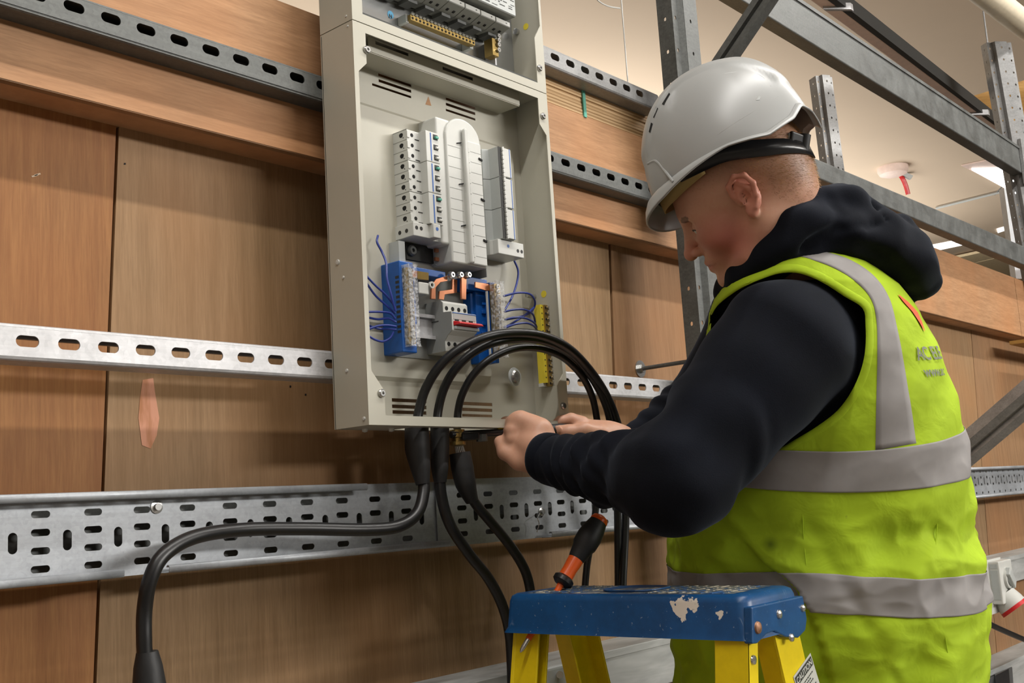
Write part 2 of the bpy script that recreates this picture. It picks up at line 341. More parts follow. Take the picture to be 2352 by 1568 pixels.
# ------------------------------------------------------------------ perforated cable trays
def tray(name, label, x0, x1, z0, z1, col0, pitch, yb, yf, lips, mat, rows, scale=1, dots=False, group='perforated cable trays'):
    o = thing(name, label, 'cable tray', ((x0+x1)/2, yb, z0), group)
    mb = MB(); F = lambda x, z: (x, yb, z); k = math.ceil((x0-col0)/pitch+.5); a = col0+(k-.5)*pitch; mb.add([F(x0, z0), F(a, z0), F(a, z1), F(x0, z1)], [(0, 1, 2, 3)])
    bz = [z0]+[(rows[i]+rows[i+1])/2 for i in range(len(rows)-1)]+[z1]; wa = pitch*.52
    hw, hh = (.0115, .0042) if not dots else (.006, .0045)
    while a+pitch <= x1:
        for i, r in enumerate(rows): holed(mb, (a, a+wa, bz[i], bz[i+1]), (a+wa/2, r, hw, hh), F)
        zc = (rows[1]+rows[2])/2 if len(rows) > 3 else rows[1]+.006
        q = (a+wa, a+pitch); h = .019
        holed(mb, (q[0], q[1], zc-h, zc+h), ((q[0]+q[1])/2, zc, .0055 if not dots else .003, .0122), F)
        mb.add([F(q[0], z0), F(q[1], z0), F(q[1], zc-h), F(q[0], zc-h)], [(0, 1, 2, 3)]); mb.add([F(q[0], zc+h), F(q[1], zc+h), F(q[1], z1), F(q[0], z1)], [(0, 1, 2, 3)])
        a += pitch
    mb.add([F(a, z0), F(x1, z0), F(x1, z1), F(a, z1)], [(0, 1, 2, 3)])
    mb.build('perforated_base', mat, o, solid=.0012, off=0)
    MB().box((x0, yb+.016, z0+.006), (x1, yb+.018, z1-.006)).build('rear_plate', M['galv_dark'], o)
    for (p, q, top) in lips:
        z = z1 if top else z0; s = 1 if top else -1; mb = MB(); n = max(1, int((q-p)/.0326)); 
        for i in range(n):     # flange with small slots, then the rolled edge
            u0 = p+(q-p)*i/n; u1 = p+(q-p)*(i+1)/n
            holed(mb, (u0, u1, yf+.004, yb), ((u0+u1)/2, yb-.0095, .0095, .0035), lambda x, y: (x, y, z), 16)
        pr = [(yf+.004, z), (yf+.001, z-s*.0005), (yf, z-s*.003), (yf, z-s*.0075), (yf+.002, z-s*.0092), (yf+.005, z-s*.0092), (yf+.0065, z-s*.007)]
        mb.grid(np.array([[(x, y, zz) for y, zz in pr] for x in (p, q)]))
        mb.build('flange_lip', mat, o, solid=.0012, off=0, smooth=True, ang=50)
    return o
M['tray'] = galv('zinc_tray', 146, 180, (.94, .99, 1.05), .35, .4, 240)
rows = [-.0365, -.0155, .0058, .0268]
t1 = tray('cable_tray', 'perforated steel cable tray with rolled lips at the lower left', .2, 1.272, -.0535, .0500, .627, .0653, 1.272, 1.246,
    [(.2, 1.0977, True), (.2, .7029, False), (.7639, 1.2672, False)], M['tray'], rows)
MB().lathe([(.0035, .0), (.0085, .0), (.0085, .0015), (.0045, .002), (.0045, .0055), (.0025, .0055)], onY(359, 1164, 1.2714), (0, -1, 0), 20).build('fixing_bolt', M['steel'], t1, smooth=True)
t2 = tray('cable_tray', 'perforated cable tray with cut away lips under the enclosure and hands', 1.262, 2.35, -.0548, .0535, 1.4025, .0656, 1.268, 1.244, [(1.5232, 2.35, False)], M['tray'], rows)
MB().lathe([(.003, .0), (.0075, .0), (.0075, .0015), (.0045, .002), (.0045, .006), (.0025, .006)], onY(1243, 1175, 1.2675), (0, -1, 0), 20).build('fixing_bolt', M['steel'], t2, smooth=True)
MB().tube(curve_pts([onY(1240, 1178, 1.262), onY(1235, 1190, 1.25), onY(1238, 1203, 1.25), onY(1233, 1222, 1.252)], 6), .0008, 6).build('cut_burr', M['steel'], t2)
MB().tube([onY(1028, 1035, 1.262), onY(1095, 1033, 1.262)], .0009, 6).build('burr', M['print'], None) if False else None
t3 = tray('cable_tray', 'distant perforated cable tray right of the person', 3.2, 5.2, -.0615, .0405, 3.8462, .061, 1.27, 1.245, [(3.2, 5.2, True), (3.2, 5.2, False)], M['tray'], [-.046, -.018, .006, .026], dots=True)
# ------------------------------------------------------------------ trunking along the wall
t = NT('smeared_trunking'); n = t.noise(t.map((5, 14, 30)), 1, 3, .6, .4); t.col(t.ramp(n, [(.35, lin((150, 152, 150))), (.62, lin((178, 180, 178)))])); t.rough(.5); t.b.inputs['Metallic'].default_value = .2; M['trunk'] = t.m
def trunking(label, x0, x1, z0, z1, grp='steel trunking runs'):
    o = thing('steel_trunking', label, 'trunking', ((x0+x1)/2, WY, z0), grp)
    MB().box((x0, 1.241, z0), (x1, WY, z1-.002)).build('trunking_body', M['trunk'], o, bevel=.0015)
    MB().box((x0, 1.2385, z1-.014), (x1, WY, z1)).build('lid', M['trunk'], o, bevel=.001); return o
trunking('long grey trunking behind the stepladder legs and isolator', 1.0, 5.2, -.356, -.2685)
trunking('low grey trunking at the right edge below the isolator', 3.3, 5.2, -.70, -.60)
b = thing('socket_box', 'white plastic box mounted on trunking behind yellow ladder legs', 'box', (1.6, 1.24, -.4))
xa = onY(1243, 1500, 1.2)[0]; xb = onY(1300, 1500, 1.2)[0]
MB().box((xa, 1.19, -.42), (xb+.03, 1.239, -.262)).build('enclosure', M['lgrey'], b, bevel=.006, seg=3)
MB().cyl(onY(1286, 1549, 1.189), onY(1286, 1549, 1.18), .006, 14).build('cable_gland', M['steel'], b, smooth=True)
# ------------------------------------------------------------------ racking uprights, beams and braces
def upright(name, label, o, L, lean, w=.085, dpt=.055, mat='galv_dark', nh=14, gap=.05, hole_side=True, ax=None):
    """omega section post: o = foot point, ax = (across, deep) axes"""
    U, V = [np.array(q, float) for q in (ax or ((1, 0, 0), (0, 1, 0)))]; o = np.array(o, float); W = np.array(lean, float)*L
    e = thing(name, label, 'racking upright', o)
    pr = [(-.5, 1), (-.5, .25), (-.30, .25), (-.24, 0), (.24, 0), (.30, .25), (.5, .25), (.5, 1), (.38, 1)]
    pr = [(-.38, 1)]+pr
    mb = MB()
    for (a, b_) in zip(pr[:-1], pr[1:]):
        p = o+a[0]*w*U+a[1]*dpt*V; q = o+b_[0]*w*U+b_[1]*dpt*V
        hol = (abs(a[1]-b_[1]) < .01 and abs(b_[0]-a[0]) > .15) or (abs(b_[0]-a[0]) < .01)
        if not hol: mb.add([p, q, q+W, p+W], [(0, 1, 2, 3)]); continue
        n = int(L/gap); wd = np.linalg.norm(q-p)
        for i in range(n):
            z0, z1 = i/n, (i+1)/n
            holed(mb, (0, wd, z0*L, z1*L), (wd/2, (z0+z1)/2*L, .0032, .0045), lambda x, z, p=p, q=q, wd=wd: p+(q-p)*x/wd+W*z/L, 12)
    mb.build('omega_post', M[mat], e, solid=.0018, off=0); return e
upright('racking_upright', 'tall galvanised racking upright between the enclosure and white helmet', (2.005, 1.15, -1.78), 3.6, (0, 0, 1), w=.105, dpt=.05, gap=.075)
pa = at(2352, 400, 4.45); pb = at(2298, 95, 4.45)
upright('racking_upright', 'perforated racking upright at the right edge of the ceiling', pa-nrm(pb-pa)*.5, float(np.linalg.norm(pb-pa))+.5, nrm(pb-pa), w=.10, dpt=.07, mat='galv', ax=(tuple(nrm(CR)), tuple(CF)))
pa = onX(1930, 420, 3.93); pb = onX(1897, 172, 3.93)
e2 = upright('racking_upright', 'short perforated upright end behind the white helmet', pa-nrm(pb-pa)*2.9, float(np.linalg.norm(pb-pa))+2.9, nrm(pb-pa), w=.075, dpt=.06, mat='galv', ax=((.85, -.5, 0), (.5, .85, 0)))
bm_ = thing('racking_beam', 'deep grey box beam running across the upper right', 'racking beam', (3.2, 1.2, 1.22))
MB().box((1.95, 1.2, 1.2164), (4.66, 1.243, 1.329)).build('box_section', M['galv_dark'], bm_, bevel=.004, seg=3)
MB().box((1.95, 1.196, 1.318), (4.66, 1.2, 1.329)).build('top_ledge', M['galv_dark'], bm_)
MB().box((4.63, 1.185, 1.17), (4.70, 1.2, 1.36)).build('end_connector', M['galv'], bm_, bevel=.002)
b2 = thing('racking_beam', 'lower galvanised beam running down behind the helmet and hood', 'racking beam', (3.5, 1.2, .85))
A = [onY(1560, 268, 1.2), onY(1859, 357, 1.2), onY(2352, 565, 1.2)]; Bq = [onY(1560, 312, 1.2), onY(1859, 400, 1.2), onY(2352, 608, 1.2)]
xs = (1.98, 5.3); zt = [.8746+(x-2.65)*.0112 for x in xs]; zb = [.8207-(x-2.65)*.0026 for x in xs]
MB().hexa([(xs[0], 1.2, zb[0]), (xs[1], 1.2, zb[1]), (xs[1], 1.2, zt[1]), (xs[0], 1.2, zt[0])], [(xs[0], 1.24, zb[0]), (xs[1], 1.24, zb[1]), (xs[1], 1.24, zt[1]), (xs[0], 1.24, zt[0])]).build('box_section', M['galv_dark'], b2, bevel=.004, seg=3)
def strut(name, label, a, b_, wv, dv, cat='brace', mat='galv_dark'):
    a, b_, wv, dv = map(np.array, (a, b_, wv, dv)); o = thing(name, label, cat, (a+b_)/2); mb = MB()
    pr = [(-.35, 1), (-.5, 1), (-.5, 0), (-.15, 0), (-.08, .35), (.08, .35), (.15, 0), (.5, 0), (.5, 1), (.35, 1)]
    G = np.array([[p+x*wv+y*dv for x, y in pr] for p in (a, b_)]); mb.grid(G); mb.build('channel', M[mat], o, solid=.002, off=0); return o
a = np.array([1.93, 1.13, .807]); dirn = nrm(np.array([1.95, .93, .98])-np.array([1.95, 1.03, .888]))
strut('diagonal_brace', 'dark diagonal brace rising from the helmet past the big beam', a, a+dirn*1.2, (0, -dirn[2]*.036, dirn[1]*.036), (.024, 0, 0))
p0 = onX(2120, 1132, 3.4); p1 = onX(2440, 860, 3.4)
strut('diagonal_brace', 'green grey diagonal brace behind the vest at the right edge', p0, p1, vec(.55, .83, 0)*.066, vec(-.3, -.2, .9)*.045, mat='galv')
# light fitting that runs with the beam
lt = thing('ceiling_batten', 'long pale ceiling batten with clips above the big beam', 'ceiling light', (5, 2, CZ))
q = [(1895, 0), (2300, 306)]
zz = 1.62
lA = (onZ(1850, -6, zz), onZ(2315, 334, zz)); lB = (onZ(1896, -6, zz), onZ(2309, 305, zz)); lC = (onZ(1918, -6, zz), onZ(2302, 292, zz)); up_ = np.array((0, 0, 1.))
MB().hexa([lA[0], lB[0], lB[1], lA[1]], [q+up_*.03 for q in (lA[0], lB[0], lB[1], lA[1])]).build('cover', M['strip'], lt, bevel=.006, seg=3)
MB().hexa([q-up_*.004 for q in (lB[0], lC[0], lC[1], lB[1])], [q+up_*.05 for q in (lB[0], lC[0], lC[1], lB[1])]).build('gear_tray', M['dgrey'], lt)
a, b_ = lB; side = nrm(lC[0]-lA[0]); s = nrm(b_-a)
for f in (.05, .80):
    c = a+(b_-a)*f; MB().obox(c, s*.010, side*.05, (0, 0, .012)).build('clip', M['galv_lite'], lt)
MB().tube([a+side*.03, a+side*.03+np.array((0, 0, CZ-zz))], .004, 8).build('hanger', M['galv'], lt)
MB().tube([b_-s*.1, b_-s*.1+np.array((0, 0, CZ-zz))], .004, 8).build('hanger', M['galv'], lt)
o = MB(); pa = onZ(2228, -40, 1.82); pb = onZ(2395, 90, 1.82); ext = nrm(pb-pa)
o.tube([pa-ext*.8, pa+(pb-pa)*.5, pb+ext*.8], .050, 24); tag(o.build('overhead_pipe', plain('cream_pipe', (216, 204, 180), .35), None, smooth=True), 'cream pipe under the ceiling in the top right corner', 'pipe')
j = thing('timber_joist', 'yellowish timber joist behind the right racking upright', 'timber', at(2300, 225, 4.9))
A = [at(x, y, 5.3) for x, y in ((2232, 221), (2425, 162), (2425, 262), (2310, 300), (2262, 268))]
mb = MB(); n = 5; mb.add(A+[q+CF*.25 for q in A], [tuple(range(n)), tuple(range(2*n-1, n-1, -1))]+[(k, (k+1) % n, n+(k+1) % n, n+k) for k in range(n)]); mb.build('joist', M['wood_y'], j)
# ceiling furniture
pw = MB(); pw.tube(curve_pts([(3.33, 2.2, CZ), (3.335, 2.205, 1.6), (3.34, 2.21, 1.2), (3.34, 2.21, .6)], 5), .003, 6)
c = pw.build('hanging_wire', M['white'], None); tag(c, 'thin white wire hanging from the ceiling beside the enclosure', 'wire')
c = MB().tube(curve_pts([onY(1365, -8, 2.2), onY(1380, 6, 2.2), onY(1400, 15, 2.2), onY(1424, 19, 2.2)], 6), .0028, 6).build('wire_loop', M['white'], c)
rs = thing('ceiling_rose', 'cream ceiling rose with a red flex hanging from it', 'ceiling rose', onZ(2052, 386, CZ))
p = onZ(2050, 384, CZ); MB().lathe([(.125, 0), (.125, -.03), (.11, -.06), (.07, -.075)], p, (0, 0, 1), 24).build('rose_body', M['strip'], rs, smooth=True)
MB().tube(curve_pts([at(2062, 396, 9.3), at(2072, 408, 9.25), at(2080, 425, 9.25), at(2086, 446, 9.25)], 6), .019, 8).build('red_flex', M['red'], rs, smooth=True)
MB().obox(at(2078, 401, 9.25), vec(.055, .027, 0), vec(-.01, .016, 0), vec(0, 0, .02)).build('terminal_arm', M['lgrey'], rs)
lp = thing('panel_light', 'bright white ceiling panel light near the right upright', 'ceiling light', onZ(2300, 410, CZ))
Q = [onZ(x, y, CZ-.03) for x, y in ((2232, 391), (2300, 389), (2352, 425), (2352, 470), (2322, 440))]
MB().add(Q, [tuple(range(5))]).build('diffuser', M['glow_white'], lp, solid=.02)
Q = [onZ(x, y, CZ-.012) for x, y in ((2208, 381), (2280, 366), (2352, 378), (2352, 470), (2330, 440))]
MB().add(Q, [tuple(range(5))]).build('frame', M['strip'], lp, solid=.01)
pst = MB(); A = [at(x, y, 4.7) for x, y in ((2306, 432), (2330, 432), (2352, 640), (2334, 640))]; pst.hexa(A, [p+CF*.05 for p in A])
tag(pst.build('white_post', plain('white_painted_steel', (236, 240, 244), .4)), 'narrow white post at the right edge beside the racking upright', 'post')
cd = MB().tube([onZ(2150, 478, CZ-.02), onZ(2330, 433, CZ-.02)], .012, 8).build('ceiling_conduit', M['lgrey']); tag(cd, 'thin conduit across the ceiling right of the red flex', 'conduit')
MB().tube([onZ(2285, 447, CZ-.015), onZ(2302, 428, CZ-.015)], .006, 6).build('drop_clip', M['galv'], cd)
sp = [((2125, 573), (2215, 553), (2216, 549), (2120, 568)), ((2145, 577), (2240, 557), (2240, 552), (2140, 571)), ((2290, 527), (2352, 509), (2352, 515), (2292, 535)), ((2225, 598), (2300, 580), (2300, 585), (2232, 603))]
for i, (lbl, px_) in enumerate(zip(('white ceiling strip just above the wall top behind the hood, upper one', 'white ceiling strip just above the wall top behind the hood, lower one', 'white ceiling strip right of the white strips, beside the white post', 'white strip between pale boards above the wall top'), sp)):
    A = [onZ(x, y, CZ-.01) for x, y in px_]
    if i == 3: A = [onZ(x, y, CZ-.03) for x, y in px_]
    tag(MB().add(A, [(0, 1, 2, 3)]).build('ceiling_strip', M['glow_white'] if i != 3 else M['white'], solid=.02), lbl, 'ceiling strip', 'white strips on the ceiling')  # plain strips given a glow to look bright, they are no lamps
for lbl, pp in (('pale pine board above the wall top at far right, narrower one', ((2190, 588), (2290, 566), (2320, 578), (2226, 600))), ('pale pine board above the wall top at far right, wider one', ((2240, 604), (2300, 590), (2352, 600), (2352, 650), (2338, 642)))):
    A = [onZ(x, y, CZ-.02) for x, y in pp]; tag(MB().add(A, [tuple(range(len(A)))]).build('pine_board', plain('bright_pine', (252, 228, 186), .6, 0, .08), solid=.03), lbl, 'timber board', 'pale pine boards')
sh = thing('timber_shelf', 'small timber shelf at the right edge against the board', 'shelf', onY(2340, 780, 1.25))
a = onY(2319, 788, 1.275); z = a[2]+.008; MB().box((a[0], 1.15, z-.014), (a[0]+.6, BY-.0005, z+.0)).build('shelf_board', M['wood_y'], sh)
# threaded rod and washer
rd = thing('threaded_rod', 'threaded rod bolted through the plywood towards the upright', 'threaded rod', (1.983, WY, .2845))
MB().tube([(1.983, WY, .2845), (1.983, 1.20, .2845)], .0045, 12).build('rod', M['galv_dark'], rd, smooth=True)
MB().lathe([(.0048, 0), (.019, 0), (.019, .002), (.0048, .002)], (1.983, WY-.0001, .2845), (0, -1, 0), 24).build('washer', M['steel'], rd)
MB().lathe([(.0048, .002), (.0095, .002), (.0095, .010), (.0048, .010)], (1.983, WY-.0001, .2845), (0, -1, 0), 6).build('nut', M['steel'], rd)
# isolator switch
iso = thing('isolator_switch', 'white isolator switch with socket beside the vest at the right edge', 'isolator', (3.8, 1.24, -.35))
X0, X1, YF, Z0, Z1 = 3.756, 3.885, 1.203, -.425, -.268
MB().box((X0-.045, 1.236, Z0-.01), (X1, 1.2405, Z1+.006)).build('backplate', M['white'], iso, bevel=.001)
MB().box((X0, YF, Z0+.02), (X1, 1.238, Z1)).build('housing', M['white'], iso, bevel=.004, seg=3)
MB().box((X0-.0015, YF+.006, Z0+.035), (X0, 1.232, Z1-.028)).build('side_panel', M['lgrey'], iso)
MB().box((X0-.0015, YF+.006, Z1-.022), (X0, 1.232, Z1-.008)).build('side_recess', M['lgrey'], iso)
c = np.array([(X0+X1)/2, YF, -.325]); MB().lathe([(.034, 0), (.034, .008), (.028, .010), (.026, .004), (.001, .004)], c, (0, -1, 0), 28).build('dial_ring', M['white'], iso, smooth=True, ang=30)
MB().obox(c+(0, -.012, 0), (.008, 0, .012), (0, .008, 0), (-.024, 0, .024)).build('rotary_handle', M['lgrey'], iso, bevel=.003)
MB().lathe([(.04, 0), (.046, .03), (.046, .045)], (c[0], YF+.02, Z0+.045), (.1, -.55, -.8), 24).build('socket_body', M['white'], iso, smooth=True, ang=30)
MB().lathe([(.047, 0), (.047, .012), (.03, .012), (.03, .002)], np.array((c[0], YF+.02, Z0+.045))+nrm((.1, -.55, -.8))*.045, (.1, -.55, -.8), 24).build('red_collar', M['red'], iso, smooth=True, ang=30)
MB().obox((c[0]+.05, YF-.02, Z0+.035), nrm((.3, -1, -.9))*.04, (.02, .01, 0), (0, -.003, .003)).build('socket_lid', M['white'], iso, bevel=.002)
tag(MB().tube(curve_pts([onY(2225, 1405, 1.22), onY(2272, 1432, 1.2), onY(2310, 1450, 1.2), onY(2375, 1478, 1.2)], 6), .009, 12).build('black_cable', M['black'], None, smooth=True), 'black cable running below the isolator switch', 'cable')
sk = thing('black_socket', 'black angled socket on the low trunking at the right edge', 'socket', onY(2305, 1555, 1.2))
MB().hexa([onY(x, y, 1.215) for x, y in ((2287, 1550), (2288, 1600), (2322, 1600), (2317, 1535))], [onY(x, y, 1.239) for x, y in ((2284, 1548), (2286, 1600), (2330, 1600), (2325, 1530))]).build('socket_face', M['blackp'], sk, bevel=.002)
# ------------------------------------------------------------------ distribution boards
EX0, EX1, EF, EB, EZ0, EZ1 = 1.032, 1.4915, 1.163, 1.2385, .1290, .7368
def cells_minus(mb, rect, holes, F):
    xs = sorted({rect[0], rect[1]} | {h[0] for h in holes} | {h[1] for h in holes}); zs = sorted({rect[2], rect[3]} | {h[2] for h in holes} | {h[3] for h in holes})
    for a, b in zip(xs[:-1], xs[1:]):
        for c, d in zip(zs[:-1], zs[1:]):
            m, n = (a+b)/2, (c+d)/2
            if any(h[0] < m < h[1] and h[2] < n < h[3] for h in holes): continue
            mb.add([F(a, c), F(b, c), F(b, d), F(a, d)], [(0, 1, 2, 3)])
def slotrect(xl, yl, xr, yr, Y, h):
    a = onY(xl, yl, Y); b = onY(xr, yr, Y); z = (a[2]+b[2])/2; return (a[0], b[0], z-h/2, z+h/2)
def pbox(xl, yt, xr, yb, Y, Yb, mb=None):
    a = onY(xl, yt, Y); b = onY(xr, yb, Y); mb = mb or MB(); mb.box((a[0], Y, min(a[2], b[2])), (b[0], Yb, max(a[2], b[2]))); return mb
def stile(mb, right, z0, z1, tabs, wd=.0085):   # front return flange with wider screw tabs
    e = EX1 if right else EX0; s = -1 if right else 1
    poly = [(e, z0), (e, z1)]
    inner = []
    for (a, b, ww) in sorted(tabs): inner += [(e+s*ww, a), (e+s*ww, b)]
    pts = [(e+s*wd, z0)] if not tabs or sorted(tabs)[0][0] > z0+.001 else []
    for (a, b, ww) in sorted(tabs):
        if a > z0+.002: pts += [(e+s*wd, a-(ww-wd))]
        pts += [(e+s*ww, a), (e+s*ww, b)]
        if b < z1-.002: pts += [(e+s*wd, b+(ww-wd)*1.2)]
    if sorted(tabs)[-1][1] < z1-.002: pts += [(e+s*wd, z1)]
    P = poly+pts[::-1]; mb.prism(P, (0, EF, 0), (1, 0, 0), (0, 0, 1), (0, .0016, 0))
def screw(p, r=.0055, h=.004, parent=None, name='screw', ax=(0, -1, 0), mat='steel'):
    return MB().lathe([(r, 0), (r, h*.6), (r*.75, h), (r*.35, h), (r*.3, h*.4), (.0003, h*.4)], p, ax, 16).build(name, M[mat], parent, smooth=True, ang=35)
enc = thing('distribution_board', 'open cream distribution board full of breakers, blue wires and looping cables', 'distribution board', (EX0, EB, EZ0))
mb = MB(); cr = M['cream']
mb.box((EX0, EF+.0017, EZ0), (EX0+.0016, EB, EZ1)); mb.box((EX1-.0016, EF+.0017, EZ0), (EX1, EB, EZ1)); mb.box((EX0+.0017, EF+.0017, EZ1-.0016), (EX1-.0017, EB, EZ1))
mb.box((EX0, EF, EZ1-.0135), (EX1, EF+.0016, EZ1)); mb.box((EX0, EF, EZ0), (EX1, EF+.0016, EZ0+.014))
stile(mb, False, EZ0+.014, EZ1-.0135, [(EZ0+.014, EZ0+.05, .032), (EZ1-.062, EZ1-.0135, .025)])
stile(mb, True, EZ0+.014, EZ1-.0135, [(EZ0+.014, EZ0+.075, .026), (EZ1-.062, EZ1-.0135, .026)])
# bottom with a slot where the cables pass
xa, xb = onY(930, 985, 1.2)[0], onY(1160, 985, 1.2)[0]
cells_minus(mb, (EX0+.0017, EX1-.0017, EF+.0017, EB), [(xa, xb, 1.185, 1.226)], lambda x, y: (x, y, EZ0))
mb.build('casing', cr, enc, bevel=0)
mb = MB(); Y = 1.236
holes = [slotrect(868, 170, 944.5, 198, Y, .005), slotrect(869, 183, 944, 212, Y, .005), slotrect(854, 191, 944, 226, Y, .004),
    slotrect(1023.6, 226, 1091, 250, Y, .005), slotrect(1023.6, 238.5, 1091, 262, Y, .005), slotrect(1023.6, 254, 1091, 273, Y, .004),
    slotrect(899.6, 919, 979, 921, Y, .0055), slotrect(900, 933.5, 979, 935, Y, .0055), slotrect(901, 946, 979, 948, Y, .0055),
    slotrect(1061, 926.5, 1130, 928.5, Y, .0055), slotrect(1061, 940, 1130, 942, Y, .0055), slotrect(1061, 953.5, 1130, 955, Y, .0045)]
cells_minus(mb, (EX0, EX1, EZ0, EZ1-.002), holes, lambda x, z: (x, Y, z))
mb.build('back_plate', cr, enc, solid=.0012, off=0)
for q in ([(984, 221), (977, 240), (991, 243)],): MB().add([onY(x, y, Y-.0008) for x, y in q], [(0, 1, 2)]).build('warning_cutout', M['ply_h'], enc)
# top mounting strip and shelf
zs = onY(846, 117, 1.187)[2]; zt_ = onY(846, 84, 1.187)[2]; xl = onY(846, 100, 1.187)[0]; xr = onY(1192, 225, 1.187)[0]
mb = MB(); h1 = slotrect(861.5, 97, 938, 127, 1.187, .0055); h2 = slotrect(1016, 156, 1086, 183, 1.187, .0055)
cells_minus(mb, (xl, xr, zs, zt_), [h1, h2], lambda x, z: (x, 1.187, z)); mb.build('mounting_strip', cr, enc, solid=.0014, off=0)
MB().box((xl, 1.1875, zs-.0014), (xr, 1.2355, zs)).build('inner_shelf', cr, enc)
for x in (h1[0]-.001, h2[0]-.001):
    pass
# rounded pressings of the back pan
mb = MB(); P = []
def rr(x0, x1, z0, z1, r, n=8):
    out = []
    for cx, cz, a in ((x1-r, z1-r, 0), (x0+r, z1-r, 90), (x0+r, z0+r, 180), (x1-r, z0+r, 270)):
        for k in range(n+1): t = math.radians(a+90*k/n); out.append((cx+r*math.cos(t), cz+r*math.sin(t)))
    return out
def pressing(x0, x1, z0, z1, r, y0, y1, ins, name='pressed_pan'):
    a = rr(x0, x1, z0, z1, r); b = rr(x0+ins, x1-ins, z0+ins, z1-ins, max(r-ins, .004)); n = len(a)
    m = MB(); m.add([(x, y0, z) for x, z in a]+[(x, y1, z) for x, z in b], [(i, (i+1) % n, n+(i+1) % n, n+i) for i in range(n)]+[tuple(range(n, 2*n))])
    return m.build(name, cr, enc, smooth=True, ang=25)
pressing(EX0+.012, EX1-.022, .285, .648, .03, 1.2355, 1.227, .008)
pressing(1.065, 1.33, .205, .282, .012, 1.2355, 1.229, .006)
pressing(1.3, 1.375, .21, .30, .010, 1.2355, 1.222, .012)
for (x, y) in ((875, 903), (841, 115), (1292, 932), (1246, 267)): screw(onY(x, y, EF), .0062, .005, enc)
screw(onY(1182, 865, 1.222), .0115, .006, enc, 'fixing_screw')
MB().lathe([(.0, 0), (.0165, 0), (.0155, .0015), (.0, .0015)], onY(1182, 865, 1.2225), (0, -1, 0), 24).build('screw_recess', M['lgrey'], enc)
for (x, y, r) in ((776, 602, .0045), (789, 637, .0025), (797, 851, .003), (836.5, 961, .003)):
    p = onX(x, y, EX0); MB().lathe([(r, 0), (r*.8, .0016), (.0002, .002)], p, (-1, 0, 0), 14).build('plug', M['white'], enc, smooth=True)
for (x, y) in ((838, 985), (899, 984)): p = onZ(x, y, EZ0); MB().lathe([(.0045, 0), (.004, .004), (.0002, .005)], p, (0, 0, -1), 14).build('rivet', M['white'], enc, smooth=True)
p = onX(1249, 675, EX1-.0017); MB().lathe([(.0062, 0), (.0062, .0003)], p, (-1, 0, 0), 20).build('earth_sticker', M['yelp'], enc)
p = onX(1228, 681, EX1-.0017); MB().tube([p, p-(.022, 0, 0)], .0042, 12).build('stud', M['steel'], enc, smooth=True)
for (x, y) in ((1182, 250),): p = onX(x, y, EX1-.0017); MB().obox(p-np.array((.004, 0, 0)), (.004, 0, 0), (0, .004, 0), (0, 0, .006)).build('latch', M['lgrey'], enc)
# --- breaker banks: modules are things fixed on the pan (three per side)
MY = 1.195
zA = onY(936, 296, MY)[2]; zB = onY(943, 511, MY)[2]; XA = float(onY(938.5, 400, MY)[0]); XB = XA+.0265
zA2 = onY(1140, 345, MY)[2]; zB2 = onY(1158, 556, MY)[2]; XR = float(onY(1160, 450, 1.178)[0])
def module_left(z0, z1, lab):
    o = thing('circuit_breaker', lab, 'circuit breaker', (XA, 1.23, z0), 'three pole breakers on the left of the busbar')
    prof = [(XA, 1.232), (XA, MY), (XB, MY), (XB, 1.179), (XB+.030, 1.179), (XB+.030, 1.199), (XB+.043, 1.199), (XB+.043, 1.232)]
    MB().prism(prof, (0, 0, z0), (1, 0, 0), (0, 1, 0), (0, 0, z1-z0-.0006)).build('body', M['white'], o, bevel=.0008)
    MB().box((XB+.0095, 1.1784, z0+.002), (XB+.0118, 1.179, z1-.003)).build('blue_line', M['bline'], o)
    h = (z1-z0)/3
    for k in range(3):
        zc = z0+h*(k+.5)
        MB().box((XA-.0002, MY, zc+h/2-.0008), (XA+.0004, 1.23, zc+h/2)).build('pole_gap', M['mgrey'], o)
        mb = MB(); c = np.array((XA-.0003, 1.208, zc+.0005))
        mb.prism([(.0042*math.cos(t)*(1.0 if math.sin(t) < .3 else 1.2), .0038*math.sin(t)) for t in np.linspace(0, 2*math.pi, 12, endpoint=False)], c, (0, 1, 0), (0, 0, 1), (.0006, 0, 0))
        mb.prism([(-.001, -.0055), (.0015, -.0055), (.0005, -.0035)], c-(0, .005, 0), (0, 1, 0), (0, 0, 1), (.0006, 0, 0))
        mb.build('terminal_mouth', M['hole'], o)
        MB().cyl((XA+.011, MY-.0003, zc), (XA+.011, MY+.001, zc), .0032, 14).build('terminal_screw_hole', M['hole'], o)
        MB().box((XA-.0006, MY-.0016, zc-.0058), (XA+.005, MY, zc+.0055)).build('terminal_shroud', M['white'], o, bevel=.0006)
        MB().box((XA+.017, MY-.0008, zc-.0062), (XA+.0262, MY, zc-.0052)).build('pole_slit', M['hole'], o)
        MB().box((XB+.0165, 1.1785, zc-.0045), (XB+.0265, 1.1793, zc+.0045)).build('toggle_window', M['dgrey'], o)
        MB().box((XB+.0185, 1.1745, zc-.003), (XB+.0255, 1.180, zc+.001)).build('toggle', M['teal'] if k == 2 else M['white'], o, bevel=.0008)
    return o
hz = (zA-zB)/3
for k, l in enumerate(('lowest', 'middle', 'topmost')): module_left(zB+hz*k, zB+hz*(k+1), 'white three pole breaker module, %s in the left hand bank' % l)
